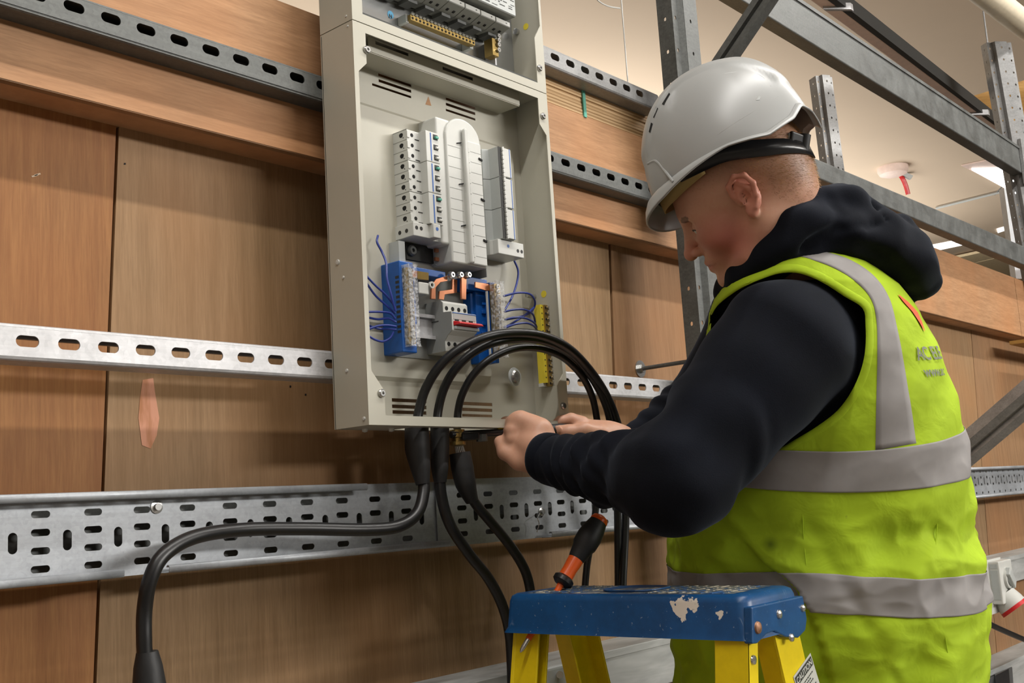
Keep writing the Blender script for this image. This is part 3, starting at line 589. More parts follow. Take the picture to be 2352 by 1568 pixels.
def module_right(z0, z1, lab):
    o = thing('circuit_breaker', lab, 'circuit breaker', (XR, 1.23, z0), 'three pole breakers on the right of the busbar')
    xl = float(onY(1117, 450, 1.2)[0]); 
    MB().prism([(xl, 1.232), (xl, 1.205), (XR-.012, 1.2), (XR-.012, 1.178), (XR+.018, 1.178), (XR+.018, 1.232)], (0, 0, z0), (1, 0, 0), (0, 1, 0), (0, 0, z1-z0-.0006)).build('body', M['lgrey'], o, bevel=.0008)
    MB().box((XR-.0118, 1.1772, z0+.001), (XR-.0035, 1.1779, z1-.001)).build('dark_joint', M['dgrey'], o)
    MB().box((XR-.002, 1.1745, z0+.001), (XR+.018, 1.178, z1-.002)).build('front_cover', M['white'], o, bevel=.001)
    for k in range(7): zc = z0+(z1-z0)*(k+.5)/7; MB().obox((XR-.002, 1.176, zc), (.0022, 0, .001), (0, .002, 0), (-.0005, 0, .0032)).build('rib', M['white'], o)
    MB().box((XR+.0135, 1.174, z0+.001), (XR+.015, 1.1745, z1-.002)).build('blue_line', M['bline'], o)
    for zc in ((z0*.7+z1*.3), (z0*.35+z1*.65)): MB().lathe([(.0032, 0), (.0032, .0008), (.0022, .0008), (.0022, 0)], (xl+.012, 1.2042, zc), (0, -1, 0), 14).build('round_mark', M['mgrey'], o)
    return o
hz2 = (zA2-zB2)/3
for k, l in enumerate(('lowest', 'middle', 'topmost')): module_right(zB2+hz2*k, zB2+hz2*(k+1), 'pale grey breaker module, %s in the right hand bank' % l)
# end terminal blocks, part of the board assembly
def ublock(xl, xr, z0, z1, yf, nm, mt='white'): return MB().box((xl, yf, z0), (xr, 1.232, z1)).build(nm, M[mt], enc, bevel=.0012)
xl = XA-.004; za = onY(943, 511, MY)[2]; zb = onY(963, 541, 1.183)[2]
MB().prism([(xl, 1.234), (xl, 1.186), (XB+.004, 1.186), (XB+.004, 1.176), (XB+.02, 1.176), (XB+.02, 1.195), (XB+.048, 1.195), (XB+.048, 1.234)], (0, 0, zb), (1, 0, 0), (0, 1, 0), (0, 0, za-zb-.0005)).build('end_block', M['white'], enc, bevel=.001)
for y in (1.2015, 1.217): MB().cyl((xl-.0003, y, (za+zb)/2-.001), (xl+.001, y, (za+zb)/2-.001), .0034, 12).build('terminal_screw', M['dgrey'], enc)
for x in (xl+.007, xl+.017): MB().cyl((x, 1.1857, (za+zb)/2+.002), (x, 1.187, (za+zb)/2+.002), .0032, 12).build('terminal_screw', M['dgrey'], enc)
MB().cyl((XB+.012, 1.1757, (za+zb)/2+.003), (XB+.012, 1.177, (za+zb)/2+.003), .003, 12).build('blue_dot', M['bline'], enc)
xr_ = float(onY(1204, 590, 1.183)[0]); xl2 = float(onY(1124, 556, 1.2)[0]); zt2 = zB2; zb2 = float(onY(1204, 593, 1.183)[2])
MB().prism([(xl2, 1.234), (xl2, 1.2), (XR-.02, 1.195), (XR-.02, 1.183), (xr_, 1.183), (xr_, 1.234)], (0, 0, zb2), (1, 0, 0), (0, 1, 0), (0, 0, zt2-zb2-.0005)).build('end_block', M['white'], enc, bevel=.001)
for x in (xr_-.006, xr_-.016): MB().cyl((x, 1.1827, (zt2+zb2)/2-.002), (x, 1.184, (zt2+zb2)/2-.002), .0032, 12).build('terminal_screw', M['dgrey'], enc)
MB().cyl((XR+.006, 1.1827, (zt2+zb2)/2+.003), (XR+.006, 1.184, (zt2+zb2)/2+.003), .003, 12).build('blue_dot', M['bline'], enc)
# busbar pan cover with rib
pc = thing('busbar_cover', 'tall white moulded busbar cover with arched top between breaker banks', 'busbar cover', onY(1070, 450, 1.2))
CYF = 1.182; xa = float(onY(1029, 400, CYF)[0]); xb = float(onY(1109, 420, CYF)[0]); zb = float(onY(1040, 602, CYF)[2]); zt = float(onY(1050, 300, CYF)[2])
poly = [(xa, zb), (xb, zb), (xb, zt-.012)]+[((xa+xb)/2+(xb-xa)/2*math.cos(t), zt-.012+.036*math.sin(t)) for t in np.linspace(.15, math.pi-.12, 12)]+[(xa, zt-.012)]
MB().prism(poly, (0, CYF, 0), (1, 0, 0), (0, 0, 1), (0, .05, 0)).build('cover_body', M['white'], pc, bevel=.003, seg=3)
xm = xa+(xb-xa)*.42
poly = [(xm, zb+.002), (xb-.004, zb+.002), (xb-.004, zt-.0135), (xm+.002, zt-.0135)]
MB().prism(poly, (0, CYF-.004, 0), (1, 0, 0), (0, 0, 1), (0, .006, 0)).build('raised_panel', M['white'], pc, bevel=.002)
MB().prism([(xm, zb+.002), (xm+.009, zb+.002), (xm+.009, zt+.002), (xm+.0045, zt+.006), (xm, zt+.002)], (0, CYF-.009, 0), (1, 0, 0), (0, 0, 1), (0, .008, 0)).build('centre_rib', M['white'], pc, bevel=.003, seg=3)
nrow = 12
for k in range(1, nrow):
    z = zb+(zt-.012-zb)*k/nrow
    MB().box((xa+.003, CYF-.0003, z), (xm-.003, CYF+.001, z+.0006)).build('score_line', M['mgrey'], pc)
    MB().box((xm+.017, CYF-.0043, z-.002), (xb-.006, CYF-.003, z-.0014)).build('score_line', M['mgrey'], pc)
    MB().box((xb-.0006, CYF+.004, z), (xb+.0004, CYF+.009, z+.006)).build('side_slot', M['hole'], pc)
    MB().box((xm+.0095, CYF-.0047, z-.0045), (xm+.0145, CYF-.0035, z+.0045)).build('tab', M['white'], pc, bevel=.0006)
for k in range(3):
    z = zb+.035+k*(zt-zb)*.31
    MB().obox((xm-.006, CYF-.001, z+.03), (.005, 0, .0015), (0, .001, 0), (0, 0, .001)).build('clip', M['hole'], pc); MB().obox((xb-.008, CYF-.005, z+.01), (.004, 0, -.001), (0, .001, 0), (0, 0, .0016)).build('clip', M['hole'], pc)
# back support bracket, dark plate, busbar tongues
def pb(nm, q, Y, Yb, mt, par=enc, bev=0): return pbox(*q, Y, Yb).build(nm, M[mt], par, bevel=bev)
_c = onY(1009, 262, 1.178); MB().box((_c[0], 1.187, float(onY(1020, 560, 1.187)[2])), (_c[0]+.05, 1.234, _c[2])).build('pan_housing', M['white'], enc, bevel=.004, seg=3)
pb('support_leg', (915, 552, 932, 612), 1.205, 1.232, 'lgrey'); pb('dark_plate', (932, 556, 1000, 606), 1.222, 1.23, 'dgrey')
screw(onY(944, 576, 1.2215), .009, .006, enc, 'fixing_screw', mat='galv_dark')
for y in (570, 590): pb('busbar_tongue', (1000, y, 1017, y+11), 1.212, 1.216, 'copper')
pb('support_leg', (998, 560, 1022, 612), 1.218, 1.23, 'lgrey')
pb('support_leg', (1114, 570, 1119, 636), 1.19, 1.232, 'mgrey')
# blue moulded tray with neutral terminals
bt = thing('neutral_terminal_carrier', 'blue moulded carrier holding the neutral terminals below the breakers', 'terminal carrier', onY(1010, 720, 1.23))
def lbar(x0, y0, x1, y1, w): pass
q = [onY(896, 608, 1.2), onY(896, 806, 1.2)]
X = float(onY(917, 700, 1.19)[0]); zt3 = float(onY(905, 606, 1.21)[2]); zb3 = float(onY(914, 808, 1.19)[2])
MB().box((X, 1.186, zb3), (X+.030, 1.230, zt3)).build('left_side_channel', M['blue'], bt, bevel=.002)
for k in range(12): z = zb3+.03+(zt3-zb3-.05)*k/12; MB().box((X-.0003, 1.188, z), (X+.001, 1.196, z+.004)).build('wire_entry', M['dgrey'], bt)
pbox(950, 612, 1024, 640, 1.2, 1.226).build('top_left_shelf', M['blue'], bt, bevel=.001)
pbox(940, 640, 958, 745, 1.2, 1.226).build('left_rib', M['blue'], bt, bevel=.001)
pbox(1070, 634, 1120, 672, 1.2, 1.226).build('top_right_shelf', M['blue'], bt, bevel=.001)
pbox(1080, 672, 1122, 735, 1.208, 1.226).build('right_plate', M['blue'], bt, bevel=.001)
pbox(1092, 668, 1134, 836, 1.203, 1.226).build('right_panel', M['blue'], bt, bevel=.001)
for yy in (692, 712, 738, 760): pbox(1108, yy, 1117, yy+9, 1.2, 1.205).build('latch_window', M['blue'], bt, bevel=.0008)
XR2 = float(onY(1134, 740, 1.19)[0]); zt4 = float(onY(1134, 650, 1.19)[2]); zb4 = float(onY(1140, 834, 1.19)[2])
MB().box((XR2-.006, 1.186, zb4), (XR2+.004, 1.226, zt4)).build('right_side_channel', M['blue'], bt, bevel=.001)
pbox(1119, 668, 1129, 818, 1.186, 1.19).build('label_strip', M['white'], bt)
MB().box((X+.02, 1.226, zb3), (XR2, 1.2295, zt3)).build('carrier_back', M['mgrey'], bt)
def neutral(x0, z0, z1, nm):
    bar = MB().box((x0, 1.178, z0), (x0+.014, 1.19, z1)).build('brass_bar', M['brass'], bt)
    n = 15
    s0 = None
    for k in range(n):
        z = z0+(z1-z0)*(k+.5)/n
        if s0 is None: s0 = MB().lathe([(.0036, 0), (.0036, .003), (.0012, .003), (.001, .001)], (x0+.007, 1.178, z), (0, -1, 0), 10).build('terminal_screw', M['steel'], bar); zf = z
        else: c = s0.copy(); C.objects.link(c); c.location.z += z-zf
    MB().box((x0-.002, 1.170, z0-.004), (x0+.016, 1.1715, z1+.004)).box((x0-.002, 1.170, z0-.004), (x0-.0008, 1.186, z1+.004)).box((x0-.002, 1.170, z1+.003), (x0+.018, 1.186, z1+.0045)).box((x0-.002, 1.170, z0-.0045), (x0+.018, 1.186, z0-.003)).build(nm, M['clear'], bt)
neutral(X+.006, zb3+.012, zt3-.012, 'clear_cover'); neutral(float(onY(1138, 740, 1.18)[0]), float(onY(1150, 815, 1.18)[2]), float(onY(1150, 655, 1.18)[2]), 'clear_cover')
def strip(nm, pts, Y, th, mat, par):   # flat strip polygon given in photo pixels on plane Y
    P = [onY(x, y, Y) for x, y in pts]; n = len(P); return MB().add(P+[p+np.array((0, th, 0)) for p in P], [tuple(range(n)), tuple(range(2*n-1, n-1, -1))]+[(i, (i+1) % n, n+(i+1) % n, n+i) for i in range(n)]).build(nm, M[mat], par, bevel=.0004, seg=1)
strip('copper_link', [(991, 686), (992, 655), (1004, 640), (1028, 633), (1028, 645), (1012, 648), (1001, 660), (1001, 687)], 1.193, .004, 'copper', bt)
strip('copper_link', [(1040, 640), (1051, 642), (1050, 672), (1022, 676), (1020, 688), (1009, 686), (1010, 668), (1039, 664)], 1.2, .004, 'copper', bt)
strip('copper_link', [(1060, 636), (1072, 634), (1071, 688), (1061, 686)], 1.19, .004, 'copper', bt)
strip('copper_link', [(1092, 647), (1145, 655), (1145, 668), (1117, 667), (1092, 660)], 1.19, .003, 'copper', bt)
strip('copper_link', [(941, 620), (962, 622), (962, 638), (941, 636)], 1.185, .003, 'copper', bt)
strip('brass_lug', [(960, 622), (985, 626), (985, 643), (960, 640)], 1.183, .004, 'brass', bt)
MB().box((float(onY(957, 660, 1.19)[0]), 1.185, float(onY(960, 675, 1.19)[2])), (float(onY(985, 660, 1.185)[0]), 1.21, float(onY(960, 648, 1.19)[2]))).build('cable_clamp', M['white'], bt, bevel=.0015)
p = onY(989, 655, 1.186); MB().lathe([(.0055, 0), (.0055, .004), (.003, .004), (.003, .001)], p, (0, -1, 0), 16).build('lug_ring', M['white'], bt, smooth=True, ang=30)
MB().cyl(p+(0, -.0012, 0), p+(0, .001, 0), .003, 12).build('lug_hole', M['hole'], bt)
for x in (1034, 1054, 1072): screw(onY(x, 632, 1.19), .0058, .007, bt, 'link_screw')
# main switch on its DIN rail
ms = thing('main_switch', 'grey four step main switch with red toggle below the copper links', 'switch', onY(1020, 750, 1.23))
x0 = float(onY(1022, 700, 1.182)[0]); x1 = x0+.056; zt5 = float(onY(1022, 688, 1.182)[2]); zb5 = float(onY(1032, 806, 1.182)[2]); H = zt5-zb5
pf = [(1.232, 0), (1.185, 0), (1.185, .20*H), (1.178, .30*H), (1.168, .38*H), (1.168, .74*H), (1.186, .76*H), (1.186, H-.004), (1.190, H), (1.232, H)]
MB().prism(pf, (x0, 0, zb5), (0, 1, 0), (0, 0, 1), (x1-x0, 0, 0)).build('switch_body', M['white'], ms, bevel=.001)
MB().prism([(a, b) for a, b in pf], (x0-.001, .0005, zb5+.0003), (0, 1, 0), (0, 0, 1), (.001, 0, 0)).build('side_plate', M['mgrey'], ms)
for k in range(4):
    xc = x0+.007+k*.014
    if k < 3 or True:
        MB().cyl((xc, 1.1855, zt5-.0125), (xc, 1.187, zt5-.0125), .0035, 14).build('screw_hole', M['hole'], ms)
        MB().cyl((xc, 1.1845, zb5+.012), (xc, 1.186, zb5+.012), .0035, 14).build('screw_hole', M['hole'], ms)
MB().box((x0+.003, 1.1675, zb5+.60*H), (x1-.003, 1.168, zb5+.71*H)).build('label', M['lgrey'], ms); MB().box((x0+.001, 1.1672, zb5+.715*H), (x1-.001, 1.168, zb5+.73*H)).build('blue_line', M['bline'], ms)
MB().box((x0+.003, 1.164, zb5+.40*H), (x1+.002, 1.1685, zb5+.46*H)).build('toggle_guard', M['lgrey'], ms, bevel=.0008)
MB().hexa([(x0+.004, 1.155, zb5+.49*H), (x1+.004, 1.155, zb5+.49*H), (x1, 1.168, zb5+.47*H), (x0+.002, 1.168, zb5+.47*H)], [(x0+.006, 1.156, zb5+.53*H), (x1, 1.156, zb5+.53*H), (x1-.002, 1.168, zb5+.56*H), (x0+.002, 1.168, zb5+.56*H)]).build('red_toggle', M['red'], ms, bevel=.001)
for k in range(3): MB().box((x0+.006+k*.016, 1.1665, zb5+.565*H), (x0+.014+k*.016, 1.1685, zb5+.595*H)).build('toggle_slot', M['dgrey'], ms)
text_mesh('MADE', .004, M['print'], (x0-.0014, 1.214, zb5+.55*H), (0, -1, 0), (0, 0, 1), 'moulded_mark', ms) if False else None
MB().box((x0-.0016, 1.197, zb5+.60*H), (x0-.001, 1.214, zb5+.615*H)).build('moulded_mark', M['print'], ms)
dr = thing('din_rail', 'zinc mounting rail crossing behind the main switch', 'rail', (x0, 1.22, (zt5+zb5)/2))
xa = float(onY(948, 745, 1.205)[0]); xb = float(onY(1124, 760, 1.205)[0]); zc = zb5+.5*H
mb = MB(); mb.box((xa, 1.212, zc-.014), (xb, 1.2135, zc+.014)); mb.box((xa, 1.205, zc+.014), (xb, 1.2135, zc+.0152)); mb.box((xa, 1.205, zc-.0152), (xb, 1.2135, zc-.014)); mb.box((xa, 1.205, zc+.0152), (xb, 1.2062, zc+.0195)); mb.box((xa, 1.205, zc-.0195), (xb, 1.2062, zc-.0152))
mb.build('top_hat_rail', M['galv_lite'], dr); MB().cyl((xa+.008, 1.2115, zc), (xa+.008, 1.2125, zc), .0025, 12).build('rail_hole', M['hole'], dr)
# earth bar on the right wall of the board
ebx = onX(1240, 700, EX1-.03); eb = thing('earth_terminal_bar', 'brass earth bar with yellow label strip on the right inner wall', 'terminal bar', (EX1-.02, 1.2, ebx[2]))
z1e = float(onY(1238, 700, 1.2)[2]); z0e = float(onY(1262, 888, 1.2)[2]); xe = float(onY(1240, 760, 1.2)[0])
MB().box((xe, 1.196, z0e+.006), (xe+.008, 1.21, z1e)).build('yellow_label', M['yelp'], eb); ebar = MB().box((xe+.0082, 1.193, z0e), (xe+.0235, 1.21, z1e)).build('brass_bar', M['brass'], eb, bevel=.0008)
MB().box((xe-.001, 1.20, z0e), (xe+.012, 1.21, z0e+.006)).build('end_mount', M['white'], eb); MB().box((xe+.02, 1.197, z0e+.02), (EX1-.001, 1.207, z0e+.03)).build('wall_bracket', M['steel'], eb)
s0 = s1 = None
for k in range(14):
    z = z0e+(z1e-z0e)*(k+.5)/14
    if s0 is None:
        s0 = MB().lathe([(.0038, 0), (.0038, .004), (.0012, .004), (.001, .002)], (xe+.0185, 1.1932, z), (0, -1, 0), 10).build('terminal_screw', M['steel'], ebar); s1 = MB().cyl((xe+.0120, 1.1926, z), (xe+.0120, 1.1935, z), .0022, 10).build('wire_hole', M['hole'], ebar); zf = z
        lb = MB().box((xe+.003, 1.1957, z-.001), (xe+.0055, 1.196, z+.001)).build('number', M['print'], eb)
    else:
        for s in (s0, s1, lb): c = s.copy(); C.objects.link(c); c.location.z += z-zf
# blue neutral wires
def wire(pts, r, lab, grp, mat='bwire', Y=None, name='blue_wire'):
    P = curve_pts([onY(a, b, c) for a, b, c in pts], 8); o = MB().tube(P, r, 8).build(name, M[mat], smooth=True); tag(o, lab, 'wire', grp); return o
L_ = [([(868, 541, 1.215), (866, 556, 1.21), (878, 580, 1.205), (887, 605, 1.195), (889, 640, 1.188), (899, 680, 1.183), (908, 714, 1.183)], 'blue wire dropping from the left breaker end block to the carrier'),
 ([(842, 634, 1.2), (862, 655, 1.195), (885, 676, 1.19), (902, 697, 1.186), (909, 712, 1.186)], 'blue wire entering the blue carrier at the left, topmost and steepest'),
 ([(842, 650, 1.205), (862, 678, 1.2), (886, 700, 1.193), (908, 720, 1.187)], 'blue wire entering the blue carrier at the left, just below the steepest one'),
 ([(846, 716, 1.2), (872, 716, 1.195), (896, 719, 1.19), (908, 732, 1.187)], 'blue wire entering the blue carrier at the left, flat and bending down'),
 ([(846, 729, 1.205), (868, 733, 1.2), (892, 731, 1.194), (910, 740, 1.187)], 'blue wire entering the blue carrier at the left, middle of the flat ones'),
 ([(848, 755, 1.2), (870, 748, 1.195), (892, 747, 1.19), (910, 750, 1.186)], 'blue wire entering the blue carrier at the left, arching slightly upward'),
 ([(848, 748, 1.21), (872, 755, 1.2), (892, 755, 1.192), (910, 757, 1.187)], 'blue wire entering the blue carrier at the left, second from the bottom'),
 ([(846, 771, 1.2), (862, 780, 1.197), (880, 784, 1.195), (896, 776, 1.19), (904, 762, 1.187)], 'blue wire entering the blue carrier at the left, lowest and sagging')]
for p, l in L_: wire(p, .0018, l, 'blue wires left of the carrier')
R_ = [([(1181, 598, 1.21), (1190, 622, 1.205), (1187, 650, 1.2), (1176, 682, 1.195), (1160, 711, 1.19)], 'blue wire dropping from the right end block to the carrier'),
 ([(1156, 680, 1.19), (1190, 672, 1.185), (1218, 676, 1.19), (1229, 694, 1.2), (1222, 714, 1.205), (1200, 726, 1.2), (1160, 734, 1.19)], 'blue wire looping back right of the carrier, topmost loop'),
 ([(1158, 716, 1.19), (1180, 711, 1.187), (1205, 711, 1.19), (1224, 722, 1.2), (1230, 742, 1.21)], 'blue wire right of the carrier, second loop from the top'),
 ([(1160, 734, 1.19), (1182, 729, 1.187), (1208, 731, 1.19), (1228, 742, 1.2), (1234, 756, 1.21)], 'blue wire right of the carrier, third loop from the top'),
 ([(1162, 752, 1.19), (1185, 744, 1.187), (1210, 742, 1.19), (1228, 750, 1.2), (1236, 764, 1.21)], 'blue wire right of the carrier, lowest arching loop'),
 ([(1158, 752, 1.192), (1180, 740, 1.193), (1205, 724, 1.196), (1226, 706, 1.2)], 'blue wire right of the carrier, crossing diagonally')]
for p, l in R_: wire(p, .0018, l, 'blue wires right of the carrier')
# ------------------------------------------------------------------ upper enclosure
up = thing('distribution_board', 'upper metal enclosure with grey modules, cut by the top of the photo', 'distribution board', (EX0, EB, EZ1+.002))
U0, U1 = EZ1+.0015, 1.25
mb = MB(); mb.box((EX0, EF+.0017, U0), (EX0+.0016, EB, U1)); mb.box((EX1-.0016, EF+.0017, U0), (EX1, EB, U1)); mb.box((EX0+.0017, EF+.0017, U0), (EX1-.0017, EB, U0+.0016)); mb.box((EX0, EF, U0), (EX1, EF+.0016, U0+.0145)); mb.box((EX0+.0017, EF+.0017, U1-.0016), (EX1-.0017, EB, U1))
stl = .021
mb.box((EX0, EF, U0+.0145), (EX0+stl, EF+.0016, U1))
mb.prism([(EX1, U0+.0145), (EX1, U1), (EX1-.006, U1), (EX1-.006, U0+.128), (EX1-.024, U0+.100), (EX1-.024, U0+.0145)], (0, EF, 0), (1, 0, 0), (0, 0, 1), (0, .0016, 0))
mb.build('casing', cr, up)
MB().box((EX0+.002, 1.234, U0+.002), (EX1-.002, 1.2355, U1-.002)).build('zinc_back_plate', plain('smooth_zinc', (176, 178, 178), .22, .75, .04, 6), up)
MB().box((EX0+stl, EF+.0005, U0+.0145), (EX1-.026, EF+.002, U0+.0175)).build('rubber_edging', M['print'], up)
MB().lathe([(.0068, 0), (.0068, .0004)], onY(897, 34, 1.2338), (0, -1, 0), 24).build('neutral_sticker', plain('blue_sticker', (90, 170, 215), .4), up)
o_ = onY(893.5, 40, 1.233); text_mesh('N', .0095, M['print'], o_, (1, 0, 0), (0, 0, 1), 'lettering', up, thick=0, bold=.03)
for q, pp in (('yellow_sticker', onY(1119, 122, 1.2338)),): MB().lathe([(.0062, 0), (.0062, .0004)], pp, (0, -1, 0), 20).build(q, M['yelp'], up)
MB().lathe([(.0062, 0), (.0062, .0004)], onX(1208, 61, EX1-.0017), (-1, 0, 0), 20).build('yellow_sticker', M['yelp'], up)
MB().lathe([(.006, 0), (.006, .006), (.002, .007)], onX(1188, 74, EX1-.0017), (-1, 0, 0), 14).build('wall_rivet', M['steel'], up, smooth=True)
screw(onY(1238, 157, EF), .0062, .005, up)
for y in (37, 60): p = onX(795+(y-37)*.15, y, EX0); MB().lathe([(.002, 0), (.0015, .001)], p, (-1, 0, 0), 10).build('plug', M['white'], up)
nb = thing('neutral_terminal_bar', 'brass neutral bar with a row of bright screws under grey modules', 'terminal bar', onY(1010, 60, 1.215))
a = onY(943, 34, 1.207); b_ = onY(1091, 97, 1.207); zc = float((a[2]+b_[2])/2)
nbar = MB().box((a[0], 1.207, zc-.0075), (b_[0], 1.219, zc+.0025)).build('brass_bar', M['brass'], nb, bevel=.0006)
MB().box((a[0]-.004, 1.214, zc-.010), (a[0]+.002, 1.2335, zc+.004)).build('standoff', M['lgrey'], nb); MB().box((b_[0]-.006, 1.214, zc-.011), (b_[0]+.002, 1.2335, zc+.004)).build('standoff', M['lgrey'], nb)
s0 = None
for k in range(18):
    x = a[0]+(b_[0]-a[0])*(k+.5)/18
    if s0 is None: s0 = MB().lathe([(.0036, 0), (.0036, .0035), (.0012, .0035), (.001, .001)], (x, 1.2072, zc+.0035), (0, -.8, .6), 10).build('terminal_screw', M['steel'], nbar); s1 = MB().cyl((x, 1.2065, zc-.0035), (x, 1.2075, zc-.0035), .0022, 8).build('wire_hole', M['hole'], nbar); xf = x
    else:
        for s in (s0, s1): c = s.copy(); C.objects.link(c); c.location.x += x-xf
ub = thing('earth_terminal_bar', 'short dark brass earth bar at the lower right of the upper enclosure', 'terminal bar', onY(1140, 110, 1.21))
ubar = pbox(1130, 86, 1146, 131, 1.2, 1.22).build('brass_bar', M['brass'], ub, bevel=.0006)
for y in (86, 96, 106, 118): p = onY(1148, y, 1.2); MB().lathe([(.0042, 0), (.0042, .004), (.0012, .004), (.001, .002)], p-np.array((.006, .0005, 0)), (0, -1, 0), 10).build('terminal_screw', M['steel'], ubar)
MB().box((onY(1146, 120, 1.2)[0], 1.21, U0+.004), (onY(1146, 120, 1.2)[0]+.004, 1.233, onY(1140, 86, 1.2)[2])).build('bracket', M['galv_lite'], ub)
# grey modules in the upper enclosure
cl = onY(1169, 70, 1.18); pitch = float((onY(1136, 42, 1.18)-onY(1101, 22, 1.18))[0]); names = ['rightmost', 'second from the right', 'third from the right', 'fourth from the right', 'fifth from the right', 'sixth from the right', 'leftmost, half hidden by the casing']
XM = float(onY(1171, 55, 1.18)[0]); zM = float(onY(1171, 64, 1.18)[2])
M['dfoot'] = plain('dark_grey_clip', (92, 94, 92), .5)
def upmod(k, root=None):
    dx = -pitch*k
    if root is not None:
        c = copy_tree(root, (dx, 0, 0)); c['label'] = 'grey module with a white label in the upper enclosure, %s' % names[k]; return c
    o = thing('power_module', 'grey module with a white label in the upper enclosure, rightmost', 'breaker', (XM, 1.2, zM), 'grey modules in the upper enclosure')
    x1 = XM; x0 = XM-pitch+.0012
    pf = [(1.232, -.005), (1.205, -.007), (1.180, 0), (1.180, .010), (1.186, .012), (1.186, .034), (1.178, .036), (1.178, .085), (1.232, .085)]
    MB().prism(pf, (x0, 0, zM), (0, 1, 0), (0, 0, 1), (x1-x0, 0, 0)).build('module_body', M['mgrey'], o, bevel=.0008)
    MB().box((x0+.001, 1.1793, zM+.001), (x1-.001, 1.18, zM+.009)).build('white_label', M['white'], o); MB().box((x1-.012, 1.1789, zM+.0045), (x1-.009, 1.1794, zM+.006)).build('label_mark', M['print'], o)
    w_ = x1-x0
    for f in (.3, .7):
        MB().box((x0+w_*f-.003, 1.1853, zM+.0155), (x0+w_*f+.003, 1.1862, zM+.021)).build('terminal_mouth', M['hole'], o)
        MB().box((x0+w_*f-.0025, 1.1853, zM+.026), (x0+w_*f+.0025, 1.1862, zM+.030)).build('test_window', M['print'], o)
        MB().obox((x0+w_*f, 1.196, zM-.0050), (.0022, 0, 0), (0, .0025, -.0007), (0, 0, .0006)).build('underside_hole', M['hole'], o)
    MB().box((x0+w_*.2, 1.206, zM-.0125), (x1-w_*.25, 1.23, zM-.006)).build('clip_foot', M['dfoot'], o); return o
r0 = upmod(0)
for k in range(1, 7): upmod(k, r0)
mt = thing('control_unit', 'grey unit with printed white label at the top right of the enclosure', 'control unit', (XM, 1.19, zM+.06))
q0 = onY(1092, 0, 1.166); q1 = onY(1184, 37, 1.166)
MB().box((q1[0]-.16, 1.166, q1[2]-.002), (q1[0]+.0, 1.232, q1[2]+.14)).build('unit_body', M['mgrey'], mt, bevel=.001); MB().box((q1[0]-.155, 1.1652, q1[2]), (q1[0]-.0005, 1.166, q1[2]+.138)).build('label_plate', M['lgrey'], mt)
mb = MB(); random.seed(3)
for r_ in range(16):
    x = q1[0]-.15; z = q1[2]+.004+r_*.0042
    while x < q1[0]-.008:
        l = random.choice((.004, .007, .010, .014)); 
        if random.random() < .7: mb.box((x, 1.1649, z), (min(x+l, q1[0]-.003), 1.1652, z+random.choice((.001, .0016, .0022))))
        x += l+random.choice((.003, .006, .010))
mb.build('small_print', M['print'], mt)
# ------------------------------------------------------------------ power cables: sheath, sleeve, looping core
def cable(label, sheath, rs, sleeve, rsl, core, rc):
    o = thing('power_cable', label, 'cable', sheath[0] if sheath else core[0], 'black power cables')
    if sheath: MB().tube(curve_pts(sheath, 10), rs, 16).build('sheath', M['black'], o, smooth=True)
    if sleeve:
        P = curve_pts(sleeve, 6); n = len(P); rr_ = [float(np.interp(i/(n-1), np.linspace(0, 1, len(rsl)), rsl)) for i in range(n)]
        MB().tube(P, rr_, 20).build('shrink_sleeve', M['blackm'], o, smooth=True)
    if core: MB().tube(curve_pts(core, 10), rc, 14).build('looping_core', M['black'], o, smooth=True)
    return o
Yg = 1.203
cable('black cable running left along the tray then dropping, with the longest core loop',
    [onY(x, y, Y_) for x, y, Y_ in ((972, 1085, 1.2), (973, 1130, 1.195), (958, 1178, 1.19), (915, 1208, 1.19), (840, 1216, 1.2), (700, 1214, 1.215), (560, 1216, 1.215), (450, 1232, 1.2), (378, 1272, 1.19), (345, 1330, 1.19), (332, 1400, 1.2), (331, 1470, 1.2), (334, 1530, 1.2), (338, 1640, 1.2))], .0092,
    [onY(957, 980, Yg), onY(959, 1030, Yg), onY(965, 1070, 1.2), onY(971, 1112, 1.197)], (.0185, .0195, .016, .0105),
    [onY(x, y, Y_) for x, y, Y_ in ((957, 985, 1.2), (962, 945, 1.2), (978, 892, 1.19), (1012, 838, 1.165), (1062, 797, 1.14), (1122, 772, 1.12), (1184, 764, 1.11), (1246, 771, 1.11), (1304, 798, 1.115), (1352, 846, 1.13), (1390, 902, 1.15), (1414, 958, 1.16), (1428, 1020, 1.17), (1436, 1120, 1.19), (1436, 1220, 1.2), (1430, 1350, 1.2), (1428, 1450, 1.2))], .0074)
lp_ = MB().tube([onY(338, 1496, 1.2), onY(340, 1530, 1.2), onY(343, 1580, 1.2), onY(346, 1640, 1.2)], [.0125, .0165, .0195, .021], 18)
tag(lp_.build('shrink_sleeve', M['blackm'], None, smooth=True), 'flared black sleeve round the dropping cable at the lower left', 'cable sleeve')
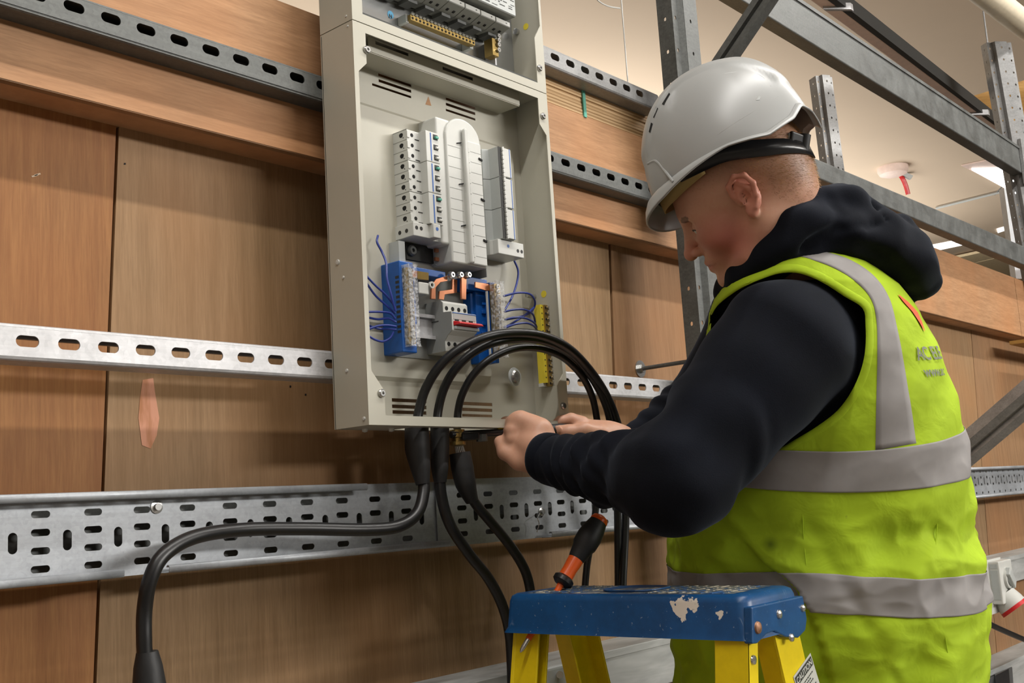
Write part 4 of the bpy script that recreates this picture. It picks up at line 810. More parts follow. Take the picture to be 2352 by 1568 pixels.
cable('black cable going down from the middle sleeve and passing left of the stepladder',
    [onY(x, y, Y_) for x, y, Y_ in ((1010, 1080, 1.2), (1014, 1140, 1.2), (1034, 1205, 1.2), (1076, 1270, 1.21), (1120, 1325, 1.22), (1152, 1385, 1.22), (1170, 1450, 1.22), (1176, 1530, 1.22), (1178, 1640, 1.22))], .0088,
    [onY(1010, 980, Yg), onY(1010, 1030, Yg), onY(1010, 1075, 1.2), onY(1011, 1108, 1.2)], (.0150, .0150, .0135, .0098),
    [onY(x, y, Y_) for x, y, Y_ in ((1003, 985, 1.2), (1007, 940, 1.2), (1020, 892, 1.19), (1044, 850, 1.17), (1084, 811, 1.15), (1136, 786, 1.13), (1200, 777, 1.12), (1262, 787, 1.12), (1320, 820, 1.13), (1364, 874, 1.145), (1392, 932, 1.16), (1404, 985, 1.17), (1412, 1060, 1.18), (1418, 1160, 1.2), (1420, 1330, 1.215), (1420, 1420, 1.215))], .0070)
g3c = cable('black cable with a cut open sleeve under a brass gland, bending right',
    [onY(x, y, Y_) for x, y, Y_ in ((1070, 1105, 1.19), (1088, 1150, 1.19), (1122, 1192, 1.19), (1162, 1240, 1.2), (1196, 1290, 1.2), (1214, 1335, 1.2), (1222, 1400, 1.2), (1225, 1500, 1.2))], .0082,
    [onY(1056, 1040, 1.195), onY(1062, 1075, 1.193), onY(1070, 1112, 1.19), onY(1084, 1150, 1.19)], (.0170, .0180, .0165, .0105),
    [onY(x, y, Y_) for x, y, Y_ in ((1050, 985, 1.2), (1052, 945, 1.2), (1062, 905, 1.19), (1086, 862, 1.175), (1126, 824, 1.155), (1182, 800, 1.14), (1240, 800, 1.135), (1292, 820, 1.14), (1334, 860, 1.15), (1358, 905, 1.16), (1369, 950, 1.17), (1374, 1000, 1.175), (1374, 1100, 1.19), (1362, 1220, 1.2), (1348, 1300, 1.21), (1340, 1400, 1.21))], .0062)
gp = onY(1050, 990, 1.2)
MB().lathe([(.012, 0), (.012, -.006), (.0145, -.006), (.0145, -.012), (.010, -.012), (.010, -.018), (.0125, -.019), (.0125, -.024), (.007, -.026)], (gp[0], 1.2, EZ0-.001), (0, 0, 1), 20).build('brass_gland', M['brass'], g3c, smooth=True, ang=30)
mb = MB()
for k in range(16): t_ = 2*math.pi*k/16; mb.tube([(gp[0]+.006*math.cos(t_), 1.2+.006*math.sin(t_), EZ0-.02), (gp[0]+.004+.008*math.cos(t_), 1.197+.008*math.sin(t_), EZ0-.045)], .0011, 5)
mb.build('armour_wires', M['steel'], g3c)
# ------------------------------------------------------------------ stepladder
lad = thing('stepladder', 'yellow fibreglass stepladder with a scuffed paint splashed blue top cap', 'stepladder', (1.295, .9, -1.78))
LO = ORG[lad.name]
def splash(name, base, spots, dirt=.3):
    t = NT(name); n = t.noise(t.map((1, 1, 1)), 30, 4, .7); n2 = t.noise(t.map((1, 1, 1)), 160, 3, .7); n3 = t.noise(t.map((260, 18, 18)), 1, 3)
    b = lin(base); c = t.ramp(n, [(.3, tuple(x*.8 for x in b)), (.7, tuple(x*1.15 for x in b))])
    c = t.mix(t.ramp(n2, [(.66, g3(0)), (.72, g3(.7))]), c, lin((150, 165, 180)))
    c = t.mix(t.ramp(n3, [(.68, g3(0)), (.76, g3(.5))]), c, lin((140, 160, 185)))
    for (p, r, thr) in spots:
        v = t.n('ShaderNodeVectorMath', operation='DISTANCE'); t.L(t.co, v.inputs[0]); v.inputs[1].default_value = tuple(np.array(p)-LO)
        a = t.n('ShaderNodeMath', operation='MULTIPLY_ADD'); a.inputs[1].default_value = -1/(r*2.4); a.inputs[2].default_value = thr; t.L(v.outputs[1], a.inputs[0])
        nn = t.noise(t.map((1, 1, 1)), 90, 4, .6); s = t.n('ShaderNodeMath', operation='ADD'); t.L(a.outputs[0], s.inputs[0]); t.L(nn, s.inputs[1])
        c = t.mix(t.ramp(s.outputs[0], [(.78, g3(0)), (.80, g3(1))]), c, lin((214, 206, 194)))
    t.col(c); t.rough(.38); t.bump(n2, .1, .0005); return t.m
CX0, CX1, CY0, CY1, CZT, CZB = 1.222, 1.368, .696, 1.100, -.124, -.1785
sp = [(onX(1562, 1394, CX0), .016, .62), (onX(1585, 1390, CX0), .014, .55), (onX(1544, 1388, CX0), .010, .5), (onX(1648, 1410, CX0), .009, .52), (onX(1640, 1395, CX0), .006, .5), (onX(1242, 1402, CX0), .005, .5), (onX(1500, 1382, CX0), .005, .5)]
M['ladcap'] = splash('blue_ladder_cap', (10, 72, 124), sp)
t = NT('splattered_ladder_top'); n = t.noise(t.map((60, 25, 60)), 1, 5, .75, .8); t.col(t.ramp(n, [(.42, lin((36, 84, 138))), (.5, lin((60, 70, 72))), (.6, lin((190, 184, 170)))])); t.rough(.5); M['ladtop'] = t.m
def rrect(x0, x1, y0, y1, r, n=6):
    out = []
    for cx, cy, a in ((x1-r, y1-r, 0), (x0+r, y1-r, 90), (x0+r, y0+r, 180), (x1-r, y0+r, 270)):
        for k in range(n+1): q = math.radians(a+90*k/n); out.append((cx+r*math.cos(q), cy+r*math.sin(q)))
    return out
rings = []
for (ins, z, r) in ((-.004, CZB, .014), (0, CZB+.008, .014), (.003, CZT-.010, .016), (.0055, CZT-.003, .016), (.011, CZT, .014)): rings.append([(x, y, z) for x, y in rrect(CX0+ins, CX1-ins, CY0+ins, CY1-ins, r)])
mb = MB(); n = len(rings[0]); V = [p for r_ in rings for p in r_]
Fs = [(i*n+k, i*n+(k+1) % n, (i+1)*n+(k+1) % n, (i+1)*n+k) for i in range(len(rings)-1) for k in range(n)]+[tuple(range(4*n, 5*n)), tuple(range(n-1, -1, -1))]
mb.add(V, Fs).build('top_cap', M['ladcap'], lad, smooth=True, ang=50)
# lug with wavy lower edge on the near end
pts = [(CX0-.003, CZB-.003), (CX0+.010, CZB-.004), (CX0+.035, CZB+.004), (CX0+.055, CZB+.005), (CX0+.085, CZB-.006), (CX0+.118, CZB-.011), (CX0+.140, CZB-.004), (CX1+.001, CZB+.010), (CX1-.004, CZT-.014), (CX0+.004, CZT-.014)]
MB().prism([(x, z) for x, z in pts], (0, CY0-.0045, 0), (1, 0, 0), (0, 0, 1), (0, .012, 0)).build('end_lug', M['ladcap'], lad, bevel=.002)
# tool tray recess and grip ribs of the top
P = rrect(CX0+.016, CX1-.016, CY0+.03, CY1-.03, .012)
MB().add([(x, y, CZT+.0003) for x, y in P], [tuple(range(len(P)))]).build('tread_surface', M['ladtop'], lad)
for k in range(20):
    y = CY0+.045+k*.0165
    if .86 < y < .96: continue
    MB().box((CX0+.022, y, CZT), (CX1-.022, y+.005, CZT+.0013)).build('grip_rib', M['ladtop'], lad, bevel=.0008)
mb = MB()
for q in range(2):
    y0, y1 = (.865, .955)
    a = rrect(CX0+.035-q*0, CX1-.035, y0, y1, .03); b_ = rrect(CX0+.041, CX1-.041, y0+.006, y1-.006, .025); n = len(a)
mb.add([(x, y, CZT+.0032) for x, y in a]+[(x, y, CZT+.0005) for x, y in b_], [(i, (i+1) % n, n+(i+1) % n, n+i) for i in range(n)]); mb.build('bucket_ring', M['ladcap'], lad, solid=.002)
for (x, y, r, mt) in ((1740, 1441, .0078, 'rust'), (1789, 1410, .0058, 'steel'), (1817, 1464, .0055, 'steel'), (1843, 1396, .005, 'steel')):
    if mt == 'rust': M['rust'] = plain('rusty_rivet', (150, 110, 84), .5, .5, .3, 200)
    MB().lathe([(r, 0), (r*.9, .0022), (r*.5, .0035), (.0003, .004)], onY(x, y, CY0-.0045), (0, -1, 0), 18).build('rivet', M[mt], lad, smooth=True)
def leg(name, x, yw, s, wX, fY, slope, zt, zb_=-1.77, th=.004, par=None):
    a = lambda u, v, z: (x+u+slope*(zt-z), yw+s*v, z)
    mb = MB()
    for (u0, u1, v0, v1) in ((0, wX, 0, th), (0, th, 0, fY), (wX-th, wX, 0, fY)):
        mb.hexa([a(u0, v0, zb_), a(u1, v0, zb_), a(u1, v1, zb_), a(u0, v1, zb_)], [a(u0, v0, zt), a(u1, v0, zt), a(u1, v1, zt), a(u0, v1, zt)])
    return mb.build(name, M['yellow'], par or lad, bevel=.001, seg=1)
zt = CZB+.012
xr_ = 1.2255; w1 = float(onY(1745, 1500, .7005)[0])-xr_; f1 = float(onX(1645, 1500, xr_)[1])-.7005
leg('rear_leg', xr_, .7005, 1, w1, f1, -.15, zt)
xf = float(onY(1778, 1490, .7005)[0]); leg('front_leg', xf, .7005, 1, .066, .030, .28, zt)
leg('rear_leg', float(onY(1184, 1446, 1.094)[0]), 1.094, -1, w1, f1, -.20, zt)
leg('front_leg', float(onY(1268, 1452, 1.094)[0]), 1.094, -1, .074, .028, .26, zt)
MB().lathe([(.0062, 0), (.0055, .002), (.0003, .003)], onY(1730, 1515, .7003), (0, -1, 0), 18).build('rivet', M['steel'], lad, smooth=True)
for z in (-.42, -.72, -1.03, -1.34, -1.62):
    x = xf+.28*(zt-z); MB().box((x-.004, .704, z-.02), (x+.075, 1.090, z)).build('tread', M['lgrey'], lad, bevel=.003)
# caution label
Yl = .7000; o_ = onY(1822, 1554, Yl); ux = nrm(onY(1861, 1499, Yl)-o_); L1 = float(np.linalg.norm(onY(1861, 1499, Yl)-o_)); dn = nrm(onY(1884, 1560, Yl)-onY(1861, 1499, Yl)); dn = nrm(dn-(dn @ ux)*ux)
nz = np.array((0, -1, 0)); P = [o_, o_+ux*L1, o_+ux*L1+dn*.075, o_+dn*.075]
clb = MB().add([p+nz*.0003 for p in P]+[p for p in P], [(0, 1, 2, 3), (7, 6, 5, 4)]+[(i, (i+1) % 4, 4+(i+1) % 4, 4+i) for i in range(4)]).build('caution_label', M['white'], lad)
h = .0125; q = [o_+ux*.002+dn*.003, o_+ux*(L1-.002)+dn*.003, o_+ux*(L1-.002)+dn*(.003+h), o_+ux*.002+dn*(.003+h)]
MB().add([p+nz*.0006 for p in q], [(0, 1, 2, 3)]).build('label_header', M['print'], clb)
text_mesh('CAUTION', .0112, M['white'], o_+ux*.0035+dn*(.003+h*.82)+nz*.0009, ux, -dn, 'lettering', clb, thick=0, bold=.02)
for k in range(9): 
    l = (.9, .75, .82, .5, .88, .7, .8, .6, .84)[k]; c = o_+ux*.003+dn*(.021+k*.0042)
    mb = MB(); x = 0; random.seed(k)
    while x < L1*l-.006: d = random.uniform(.002, .005); mb.add([c+ux*x+nz*.0005, c+ux*(x+d)+nz*.0005, c+ux*(x+d)+dn*.0018+nz*.0005, c+ux*x+dn*.0018+nz*.0005], [(0, 1, 2, 3)]); x += d+.0012
    mb.build('small_print', M['print'], clb)
# ------------------------------------------------------------------ screwdriver stuck through the cap
sd = thing('screwdriver', 'black and orange handled screwdriver stuck tip down through the ladder top', 'screwdriver', at(1296, 1345, 1.615))
A = at(1379, 1190, 1.66); B = at(1195, 1498, 1.565); ax = nrm(B-A); LN = float(np.linalg.norm(B-A))
def on_ax(px_y): # distance along the axis where the picture row px_y is met
    ys = [(abs(float(pxs(A+ax*s)[1])-px_y), s) for s in np.linspace(0, LN, 400)]; return min(ys)[1]
s1, s2, s3, s4 = on_ax(1284), on_ax(1330), on_ax(1352), on_ax(1468)
MB().lathe([(.006, -.004), (.012, -.001), (.014, .004), (.0135, .009)], A, ax, 24).build('end_cap', M['orange'], sd, smooth=True, ang=50)
MB().lathe([(.0138, .007), (.0172, .02), (.0192, .034), (.0185, .05), (.0160, s1-.02), (.0132, s1-.004), (.0120, s1)], A, ax, 28).build('rubber_grip', M['blackm'], sd, smooth=True, ang=50)
MB().lathe([(.0118, s1-.001), (.0118, s1+.006), (.0108, s1+.018), (.0112, s2), (.0100, s2+.001)], A, ax, 24).build('orange_neck', M['orange'], sd, smooth=True, ang=50)
MB().lathe([(.0125, s2-.004), (.0158, s2-.001), (.0158, s2+.005), (.011, s2+.009), (.006, s2+.010)], A, ax, 24).build('collar', M['black'], sd, smooth=True, ang=40)
MB().lathe([(.0058, s2+.008), (.0046, s3), (.0044, s4)], A, ax, 14).build('insulated_shaft', M['orange'], sd, smooth=True, ang=50)
MB().lathe([(.0036, s4), (.0036, s4+.012), (.0030, LN-.004), (.0008, LN)], A, ax, 12).build('tip', M['steel'], sd, smooth=True, ang=50)
# ------------------------------------------------------------------ tool held under the board
tl = thing('ratchet_spanner', 'black ratchet spanner held by both hands under the cream enclosure', 'tool', at(1100, 993, 1.73))
a = at(1036, 998, 1.715); b_ = at(1160, 992, 1.765); c = at(1225, 992, 1.80); d = at(1300, 987, 1.86)
MB().tube([a, b_, c], .0058, 12).build('shaft', M['blackp'], tl, smooth=True)
MB().tube(curve_pts([c, c+(d-c)*.4, d], 5), [.007, .0085, .0105, .0115, .0115, .0115, .0115, .0115, .0115, .0115, .0105][:len(curve_pts([c, c+(d-c)*.4, d], 5))], 16).build('handle', M['blackm'], tl, smooth=True)
e = nrm(b_-a); MB().obox(a+e*.030+np.array((0, 0, -.004)), e*.016, nrm(np.cross(e, (0, 0, 1)))*.011, (0, 0, .006)).build('ratchet_head', M['blackp'], tl, bevel=.003)
MB().cyl(a+e*.055+np.array((0, 0, -.002)), a+e*.055+np.array((0, 0, -.013)), .009, 8).build('socket', M['galv_dark'], tl, smooth=True, ang=30)
MB().tube([a+e*.085+np.array((0, 0, .004)), a+e*.120+np.array((0, 0, .004))], .0032, 10).build('yellow_band', M['yelp'], tl, smooth=True)
# ------------------------------------------------------------------ person: signed distance bodies turned into surfaces
def surf(fn, lo, hi, h):
    lo = np.array(lo, float); n = np.ceil((np.array(hi)-lo)/h).astype(int)+1
    X, Y, Z = [lo[i]+h*np.arange(n[i]) for i in range(3)]; V = np.empty(tuple(n), np.float32); ch = max(1, int(1.2e6/(n[1]*n[2])))
    for i in range(0, n[0], ch):
        g = np.stack(np.meshgrid(X[i:i+ch], Y, Z, indexing='ij'), -1); V[i:i+ch] = fn(g.reshape(-1, 3)).reshape(g.shape[:3])
    S = V < 0; c = S[:-1, :-1, :-1].astype(np.int8)
    cnt = sum(S[a:n[0]-1+a, b:n[1]-1+b, d:n[2]-1+d].astype(np.int8) for a in (0, 1) for b in (0, 1) for d in (0, 1))
    act = (cnt > 0) & (cnt < 8); idx = -np.ones(act.shape, np.int64); I = np.argwhere(act); idx[act] = np.arange(len(I))
    acc = np.zeros((len(I), 3)); num = np.zeros(len(I))
    cs = [(a, b, d) for a in (0, 1) for b in (0, 1) for d in (0, 1)]
    for p in cs:
        for ax in range(3):
            if p[ax]: continue
            q = list(p); q[ax] = 1; v0 = V[I[:, 0]+p[0], I[:, 1]+p[1], I[:, 2]+p[2]]; v1 = V[I[:, 0]+q[0], I[:, 1]+q[1], I[:, 2]+q[2]]
            m = (v0 < 0) != (v1 < 0); t_ = np.where(m, v0/np.where(m, v0-v1, 1), 0)
            pos = np.tile(np.array(p, float), (len(I), 1)); pos[:, ax] += t_; acc += pos*m[:, None]; num += m
    P = lo+h*(I+acc/num[:, None]); Fq = []
    for ax in range(3):
        o = [1, 1, 1]; o[ax] = 0; sl0 = tuple(slice(o[i], n[i]-1) for i in range(3)); 
        s0 = [slice(1, n[i]-1) for i in range(3)]; s1 = list(s0); s0[ax] = slice(0, n[ax]-1); s1[ax] = slice(1, n[ax])
        A = S[tuple(s0)]; B = S[tuple(s1)]; E = np.argwhere(A != B)
        if not len(E): continue
        base = E.copy(); 
        for i in range(3):
            if i != ax: base[:, i] += 1
        u, v = [i for i in range(3) if i != ax]
        def cell(du, dv): q = base.copy(); q[:, u] -= du; q[:, v] -= dv; return idx[q[:, 0], q[:, 1], q[:, 2]]
        quad = np.stack([cell(1, 1), cell(0, 1), cell(0, 0), cell(1, 0)], 1); ins = A[tuple(E.T)]
        if ax == 1: ins = ~ins
        quad[~ins] = quad[~ins][:, ::-1]; Fq.append(quad)
    return P, np.concatenate(Fq)
def mesh_np(name, P, Fq, mat, parent, org=None, smooth=True):
    o_ = ORG[parent.name] if parent is not None else (np.zeros(3) if org is None else org)
    me = bpy.data.meshes.new(name); me.vertices.add(len(P)); me.vertices.foreach_set('co', (np.asarray(P)-o_).astype(np.float32).ravel())
    me.loops.add(Fq.size); me.loops.foreach_set('vertex_index', Fq.astype(np.int32).ravel()); me.polygons.add(len(Fq)); me.polygons.foreach_set('loop_start', np.arange(0, Fq.size, Fq.shape[1], dtype=np.int32))
    me.update(calc_edges=True); me.validate(); me.polygons.foreach_set('use_smooth', [smooth]*len(me.polygons)); me.materials.append(mat)
    o = bpy.data.objects.new(name, me); C.objects.link(o); ORG[o.name] = o_
    if parent is not None: o.parent = parent
    elif org is not None: o.location = org
    return o
def cap(P, a, b, ra, rb=None):
    a = np.asarray(a, float); b = np.asarray(b, float); rb = ra if rb is None else rb; d = b-a; t_ = np.clip(((P-a) @ d)/(d @ d), 0, 1)
    return np.linalg.norm(P-a-t_[:, None]*d, axis=1)-(ra+(rb-ra)*t_)
def ell(P, c, r, R=None):
    q = P-np.asarray(c, float)
    if R is not None: q = q @ np.asarray(R, float).T
    r = np.asarray(r, float); k0 = np.linalg.norm(q/r, axis=1); k1 = np.linalg.norm(q/(r*r), axis=1)+1e-9; return k0*(k0-1)/k1
def smin(a, b, k): h = np.clip(.5+.5*(b-a)/k, 0, 1); return b+(a-b)*h-k*h*(1-h)
def smax(a, b, k): return -smin(-a, -b, k)
# --- head frame
Hf = nrm(vec(-.83, .51, .30)); Hu = vec(-.50, -.86, .02); Hu = nrm(Hu-(Hu @ Hf)*Hf); Hl = np.cross(Hu, Hf)
if Hl @ CF > 0: Hl = -Hl
HR = np.array([Hf, Hl, Hu]); EAR = at(1705, 455, 1.575); HC = EAR-Hl*.074
def H(x, y, z): return HC+x*Hf+y*Hl+z*Hu
def head_sdf(P):
    q = (P-HC) @ HR.T; y = q[:, 1].copy(); s = q.copy(); s[:, 1] = np.abs(y)      # symmetric
    d = ell(s, (-.018, 0, .045), (.096, .076, .092))
    d = smin(d, ell(s, (.035, 0, .035), (.062, .064, .062)), .03)
    d = smin(d, ell(s, (.036, 0, -.020), (.058, .056, .070)), .03)
    d = smin(d, cap(s, (-.004, .050, -.040), (.030, .042, -.078), .020, .018), .02)      # jaw
    d = smin(d, cap(s, (.030, .042, -.078), (.078, .010, -.094), .018, .016), .02)
    d = smin(d, ell(s, (.084, 0, -.090), (.016, .018, .014)), .012)                     # chin
    d = smin(d, ell(s, (.060, .038, -.022), (.026, .024, .026)), .022)                 # cheek
    d = smin(d, ell(s, (.072, 0, -.056), (.026, .030, .024)), .018)                    # muzzle
    d = smin(d, cap(s, (.086, .010, .024), (.072, .044, .020), .010, .009), .016)      # brow
    d = smax(d, -ell(s, (.096, .031, .002), (.019, .018, .012)), .010)                 # socket
    d = smin(d, ell(s, (.073, .031, .000), (.0145, .0155, .0125)), .004)               # lids over the eye
    d = smin(d, cap(s, (.090, 0, .014), (.112, 0, -.026), .0085, .0090), .012)         # nose
    d = smin(d, ell(s, (.113, 0, -.031), (.011, .0105, .0095)), .006)
    d = smin(d, ell(s, (.100, .0115, -.033), (.010, .0062, .0075)), .005)
    d = smax(d, -cap(s, (.107, .0065, -.043), (.103, .008, -.034), .0034, .0026), .002) # nostril
    d = smin(d, cap(s, (.0975, 0, -.0545), (.084, .021, -.0585), .0058, .0028), .005)  # lips
    d = smin(d, cap(s, (.0955, 0, -.0665), (.084, .018, -.0640), .0062, .0028), .005)
    d = smax(d, -cap(s, (.104, 0, -.0605), (.084, .024, -.0615), .0014, .0016), .0015)
    # ear
    e = np.array([.070, .074])
    ear = None
    pts = [(.006, .074, -.006), (.010, .079, .010), (.008, .085, .024), (-.006, .091, .032), (-.020, .094, .026), (-.025, .093, .010), (-.020, .089, -.006), (-.010, .083, -.020), (-.002, .077, -.028)]
    for a, b in zip(pts[:-1], pts[1:]): c_ = cap(s, a, b, .0039); ear = c_ if ear is None else smin(ear, c_, .003)
    for a, b in (((-.006, .085, .022), (-.016, .087, .008)), ((-.016, .087, .008), (-.008, .082, -.010))): ear = smin(ear, cap(s, a, b, .0036), .004)
    ear = smin(ear, ell(s, (-.011, .0825, .004), (.016, .0042, .028)), .003); ear = smin(ear, ell(s, (-.001, .079, -.022), (.0065, .0050, .009)), .004)
    ear = smin(ear, cap(s, (.004, .074, -.004), (.003, .077, .002), .005), .004)
    ear = smax(ear, -ell(s, (-.004, .0885, -.002), (.0088, .0085, .0115)), .002)
    d = smin(d, ear, .004)
    nk = cap(P, H(-.038, 0, -.015), NB, .064, .068); nk = smin(nk, cap(P, H(-.048, 0, .01), NB+Hl*0, .060, .066), .02); nk = smin(nk, cap(P, H(-.01, .03, -.05), NB+Tl*.035, .040, .042), .02)
    return smin(d, nk, .022)
Tf = nrm(vec(-.96, 0, .28)); Tl = nrm(vec(-.28, 0, -.96)); Tu = CU
NB = at(1812, 640, 1.70)
Pm, Fm = surf(head_sdf, HC-.20, HC+.20, .0022)
# trim the skin at the collar, it carries on inside the clothes as the trunk
hp, hf_ = Pm, Fm
# --- hands
S = [at]
def fingerchain(P, pts, r, k=.003):
    d = None
    for (a, b, ra, rb) in zip(pts[:-1], pts[1:], r[:-1], r[1:]): c_ = cap(P, at(*a), at(*b), ra, rb); d = c_ if d is None else smin(d, c_, k)
    return d
LW = (1268, 1056, 1.70)
def hand_l(P):
    # near hand: back of a closed left hand, knuckle row at upper left, fingers curl over the tool, thumb below it
    c = at(1216, 1012, 1.745); ax1 = nrm(at(1170, 985, 1.765)-at(1262, 1046, 1.712)); nn = nrm(vec(-.15, -.25, -.95)); nn = nrm(nn-(nn @ ax1)*ax1); a2 = np.cross(nn, ax1)
    d = ell(P, c, (.047, .039, .021), [ax1, a2, nn])
    d = smin(d, cap(P, at(*LW), at(1232, 1028, 1.728), .0255, .027), .022)
    kn = [((1182, 970, 1.752), (1163, 972, 1.790), (1176, 996, 1.812), (1192, 1000, 1.79)), ((1178, 988, 1.745), (1160, 992, 1.788), (1172, 1012, 1.812), (1190, 1012, 1.79)),
          ((1178, 1007, 1.742), (1162, 1012, 1.782), (1172, 1028, 1.806), (1190, 1026, 1.785)), ((1186, 1026, 1.742), (1170, 1033, 1.776), (1178, 1045, 1.798), (1194, 1042, 1.78))]
    for q, r0 in zip(kn, (.0118, .0115, .0110, .0098)):
        f = fingerchain(P, q, (r0, r0*.95, r0*.86, r0*.75)); f = smin(f, cap(P, at(*q[0]), c+(at(*q[0])-c)*.3, r0, .014), .008); d = smin(d, f, .0045)
    d = smin(d, cap(P, at(1197, 962, 1.748), at(1240, 985, 1.735), .014, .018), .012)
    th = fingerchain(P, [(1226, 1062, 1.722), (1192, 1058, 1.728), (1160, 1038, 1.742), (1148, 1014, 1.752)], (.019, .0145, .0118, .0095), .006)
    return smin(d, th, .010)
RW = (1470, 1022, 1.90)
def hand_r(P):
    c = at(1378, 992, 1.868); ax1 = nrm(at(1310, 985, 1.86)-at(1440, 1003, 1.88)); nn = nrm(vec(.05, -.95, -.35)); nn = nrm(nn-(nn @ ax1)*ax1); a2 = np.cross(nn, ax1)
    d = ell(P, c, (.050, .034, .0165), [ax1, a2, nn])
    d = smin(d, cap(P, at(*RW), at(1404, 1002, 1.872), .0235, .021), .02)
    # index finger and the others wrap over the handle and away
    for q, r0 in (([(1338, 970, 1.872), (1312, 962, 1.876), (1288, 966, 1.874), (1270, 978, 1.872)], .0102), ([(1345, 976, 1.886), (1318, 968, 1.898), (1296, 974, 1.902), (1288, 990, 1.896)], .0104),
                 ([(1352, 984, 1.895), (1326, 978, 1.912), (1306, 986, 1.916), (1300, 1002, 1.905)], .0100), ([(1360, 992, 1.90), (1338, 988, 1.918), (1320, 996, 1.92), (1314, 1008, 1.908)], .0088)):
        d = smin(d, fingerchain(P, q, (r0*1.1, r0, r0*.9, r0*.75)), .005)
    th = fingerchain(P, [(1372, 996, 1.846), (1340, 988, 1.838), (1306, 992, 1.836), (1283, 989, 1.838)], (.0165, .0132, .0118, .0098), .006)
    d = smin(d, th, .007)
    nail = ell(P, at(1281, 986, 1.8275), (.0065, .0075, .0028), [nrm(vec(-1, 0, 0)), nrm(vec(0, 1, 0)), nrm(vec(0, 0, 1))])
    return smin(d, nail, .001)
def arm(P, a, b, r0, r1): return cap(P, at(*a), at(*b), r0, r1)
SL, EL = (1800, 802, 1.560), (1552, 1098, 1.475); SR, ER = (1745, 755, 1.89), (1650, 905, 1.96)
cl = at(*LW); q1 = surf(lambda P: smin(hand_l(P), arm(P, LW, (1330, 1072, 1.655), .0245, .03), .01), at(1215, 1012, 1.74)-.095, at(1215, 1012, 1.74)+.125, .0018)
q2 = surf(lambda P: smin(hand_r(P), arm(P, RW, (1520, 1000, 1.91), .0235, .03), .01), at(1370, 995, 1.87)-.125, at(1370, 995, 1.87)+.125, .0018)
def trunk(P):
    d = ell(P, at(1890, 960, 1.73), (.125, .12, .16), [Tf, Tl, Tu]); d = smin(d, cap(P, NB, at(1870, 860, 1.74), .055, .07), .04)
    d = smin(d, arm(P, SL, EL, .055, .042), .03); d = smin(d, arm(P, EL, (1335, 1074, 1.652), .042, .029), .03)
    d = smin(d, arm(P, SR, ER, .05, .042), .03); d = smin(d, arm(P, ER, (1515, 1000, 1.91), .042, .028), .03)
    return smin(d, ell(P, at(1915, 1350, 1.72), (.13, .15, .2), [Tf, Tl, Tu]), .08)
q3 = surf(trunk, np.array([1.1, .45, -.45]), np.array([2.05, 1.35, .5]), .010)
PP = [hp, q1[0], q2[0], q3[0]]; FF = [hf_, q1[1], q2[1], q3[1]]; off_ = 0; allF = []
for p, f in zip(PP, FF): allF.append(f+off_); off_ += len(p)
P_all = np.concatenate(PP); F_all = np.concatenate(allF); PORG = np.array([1.64, .79, -1.05])
person = mesh_np('person', P_all, F_all, None, None, PORG)
tag(person, 'person in white helmet, navy hoodie and yellow vest working at the enclosure', 'person')
# skin colour as an attribute of the skin itself (blush, lips, cropped scalp, brows)
def blob(q, c, r): d = np.linalg.norm((q-np.array(c))/np.array(r), axis=1); return np.clip(1-d, 0, 1)**.8
q = (P_all-HC) @ HR.T; qs = q.copy(); qs[:, 1] = np.abs(qs[:, 1]); base = np.array(lin((206, 158, 132)))
col = np.tile(base, (len(P_all), 1)); inh = np.linalg.norm(q, axis=1) < .25
def mixc(w_, c): 
    global col
    w_ = (w_*inh)[:, None]; col = col*(1-w_)+np.array(lin(c))*w_
mixc(blob(qs, (.055, .052, -.035), (.055, .05, .05))*.8, (190, 100, 92)); mixc(blob(qs, (.03, .06, -.06), (.05, .05, .04))*.35, (206, 120, 108))
mixc(blob(qs, (.112, 0, -.032), (.03, .03, .03))*.6, (206, 120, 106)); mixc(blob(qs, (.095, .008, -.060), (.018, .026, .013))*.7, (186, 104, 96))
ear_m = np.clip((qs[:, 1]-.0775)/.004, 0, 1)*(np.abs(q[:, 2]) < .045)*(np.abs(q[:, 0]) < .04); mixc(ear_m*.45, (206, 116, 104))
scalp = np.clip((q[:, 2]-(.030+np.interp(q[:, 0], [-.12, -.06, 0, .05, .08], [-.085, -.065, -.004, .012, .03])))/.030, 0, 1)*(1-ear_m)
nzv = .5+.5*np.sin(P_all[:, 0]*900)*np.sin(P_all[:, 1]*870+P_all[:, 2]*600)
mixc(np.clip(scalp*1.0, 0, 1)*(.6)*(q[:, 0] < .085), (122, 88, 58)); mixc(blob(qs, (.086, .030, .0185), (.018, .024, .0065))*1.2 > .25, (112, 76, 50))
ca = person.data.color_attributes.new('tone', 'FLOAT_COLOR', 'POINT'); ca.data.foreach_set('color', np.concatenate([col, np.ones((len(col), 1))], 1).astype(np.float32).ravel())
t = NT('skin'); at_ = t.n('ShaderNodeAttribute', attribute_name='tone'); n = t.noise(t.map((1, 1, 1)), 220, 3); t.L(t.mix(t.ramp(n, [(.4, g3(0)), (.8, g3(.16))]), at_.outputs['Color'], lin((190, 110, 90))), t.b.inputs['Base Color'])
t.rough(.46); t.b.inputs['Subsurface Weight'].default_value = .12; t.b.inputs['Subsurface Radius'].default_value = (.01, .004, .002); t.b.inputs['Subsurface Scale'].default_value = .5; t.bump(n, .12, .0004); person.data.materials.clear(); person.data.materials.append(t.m)
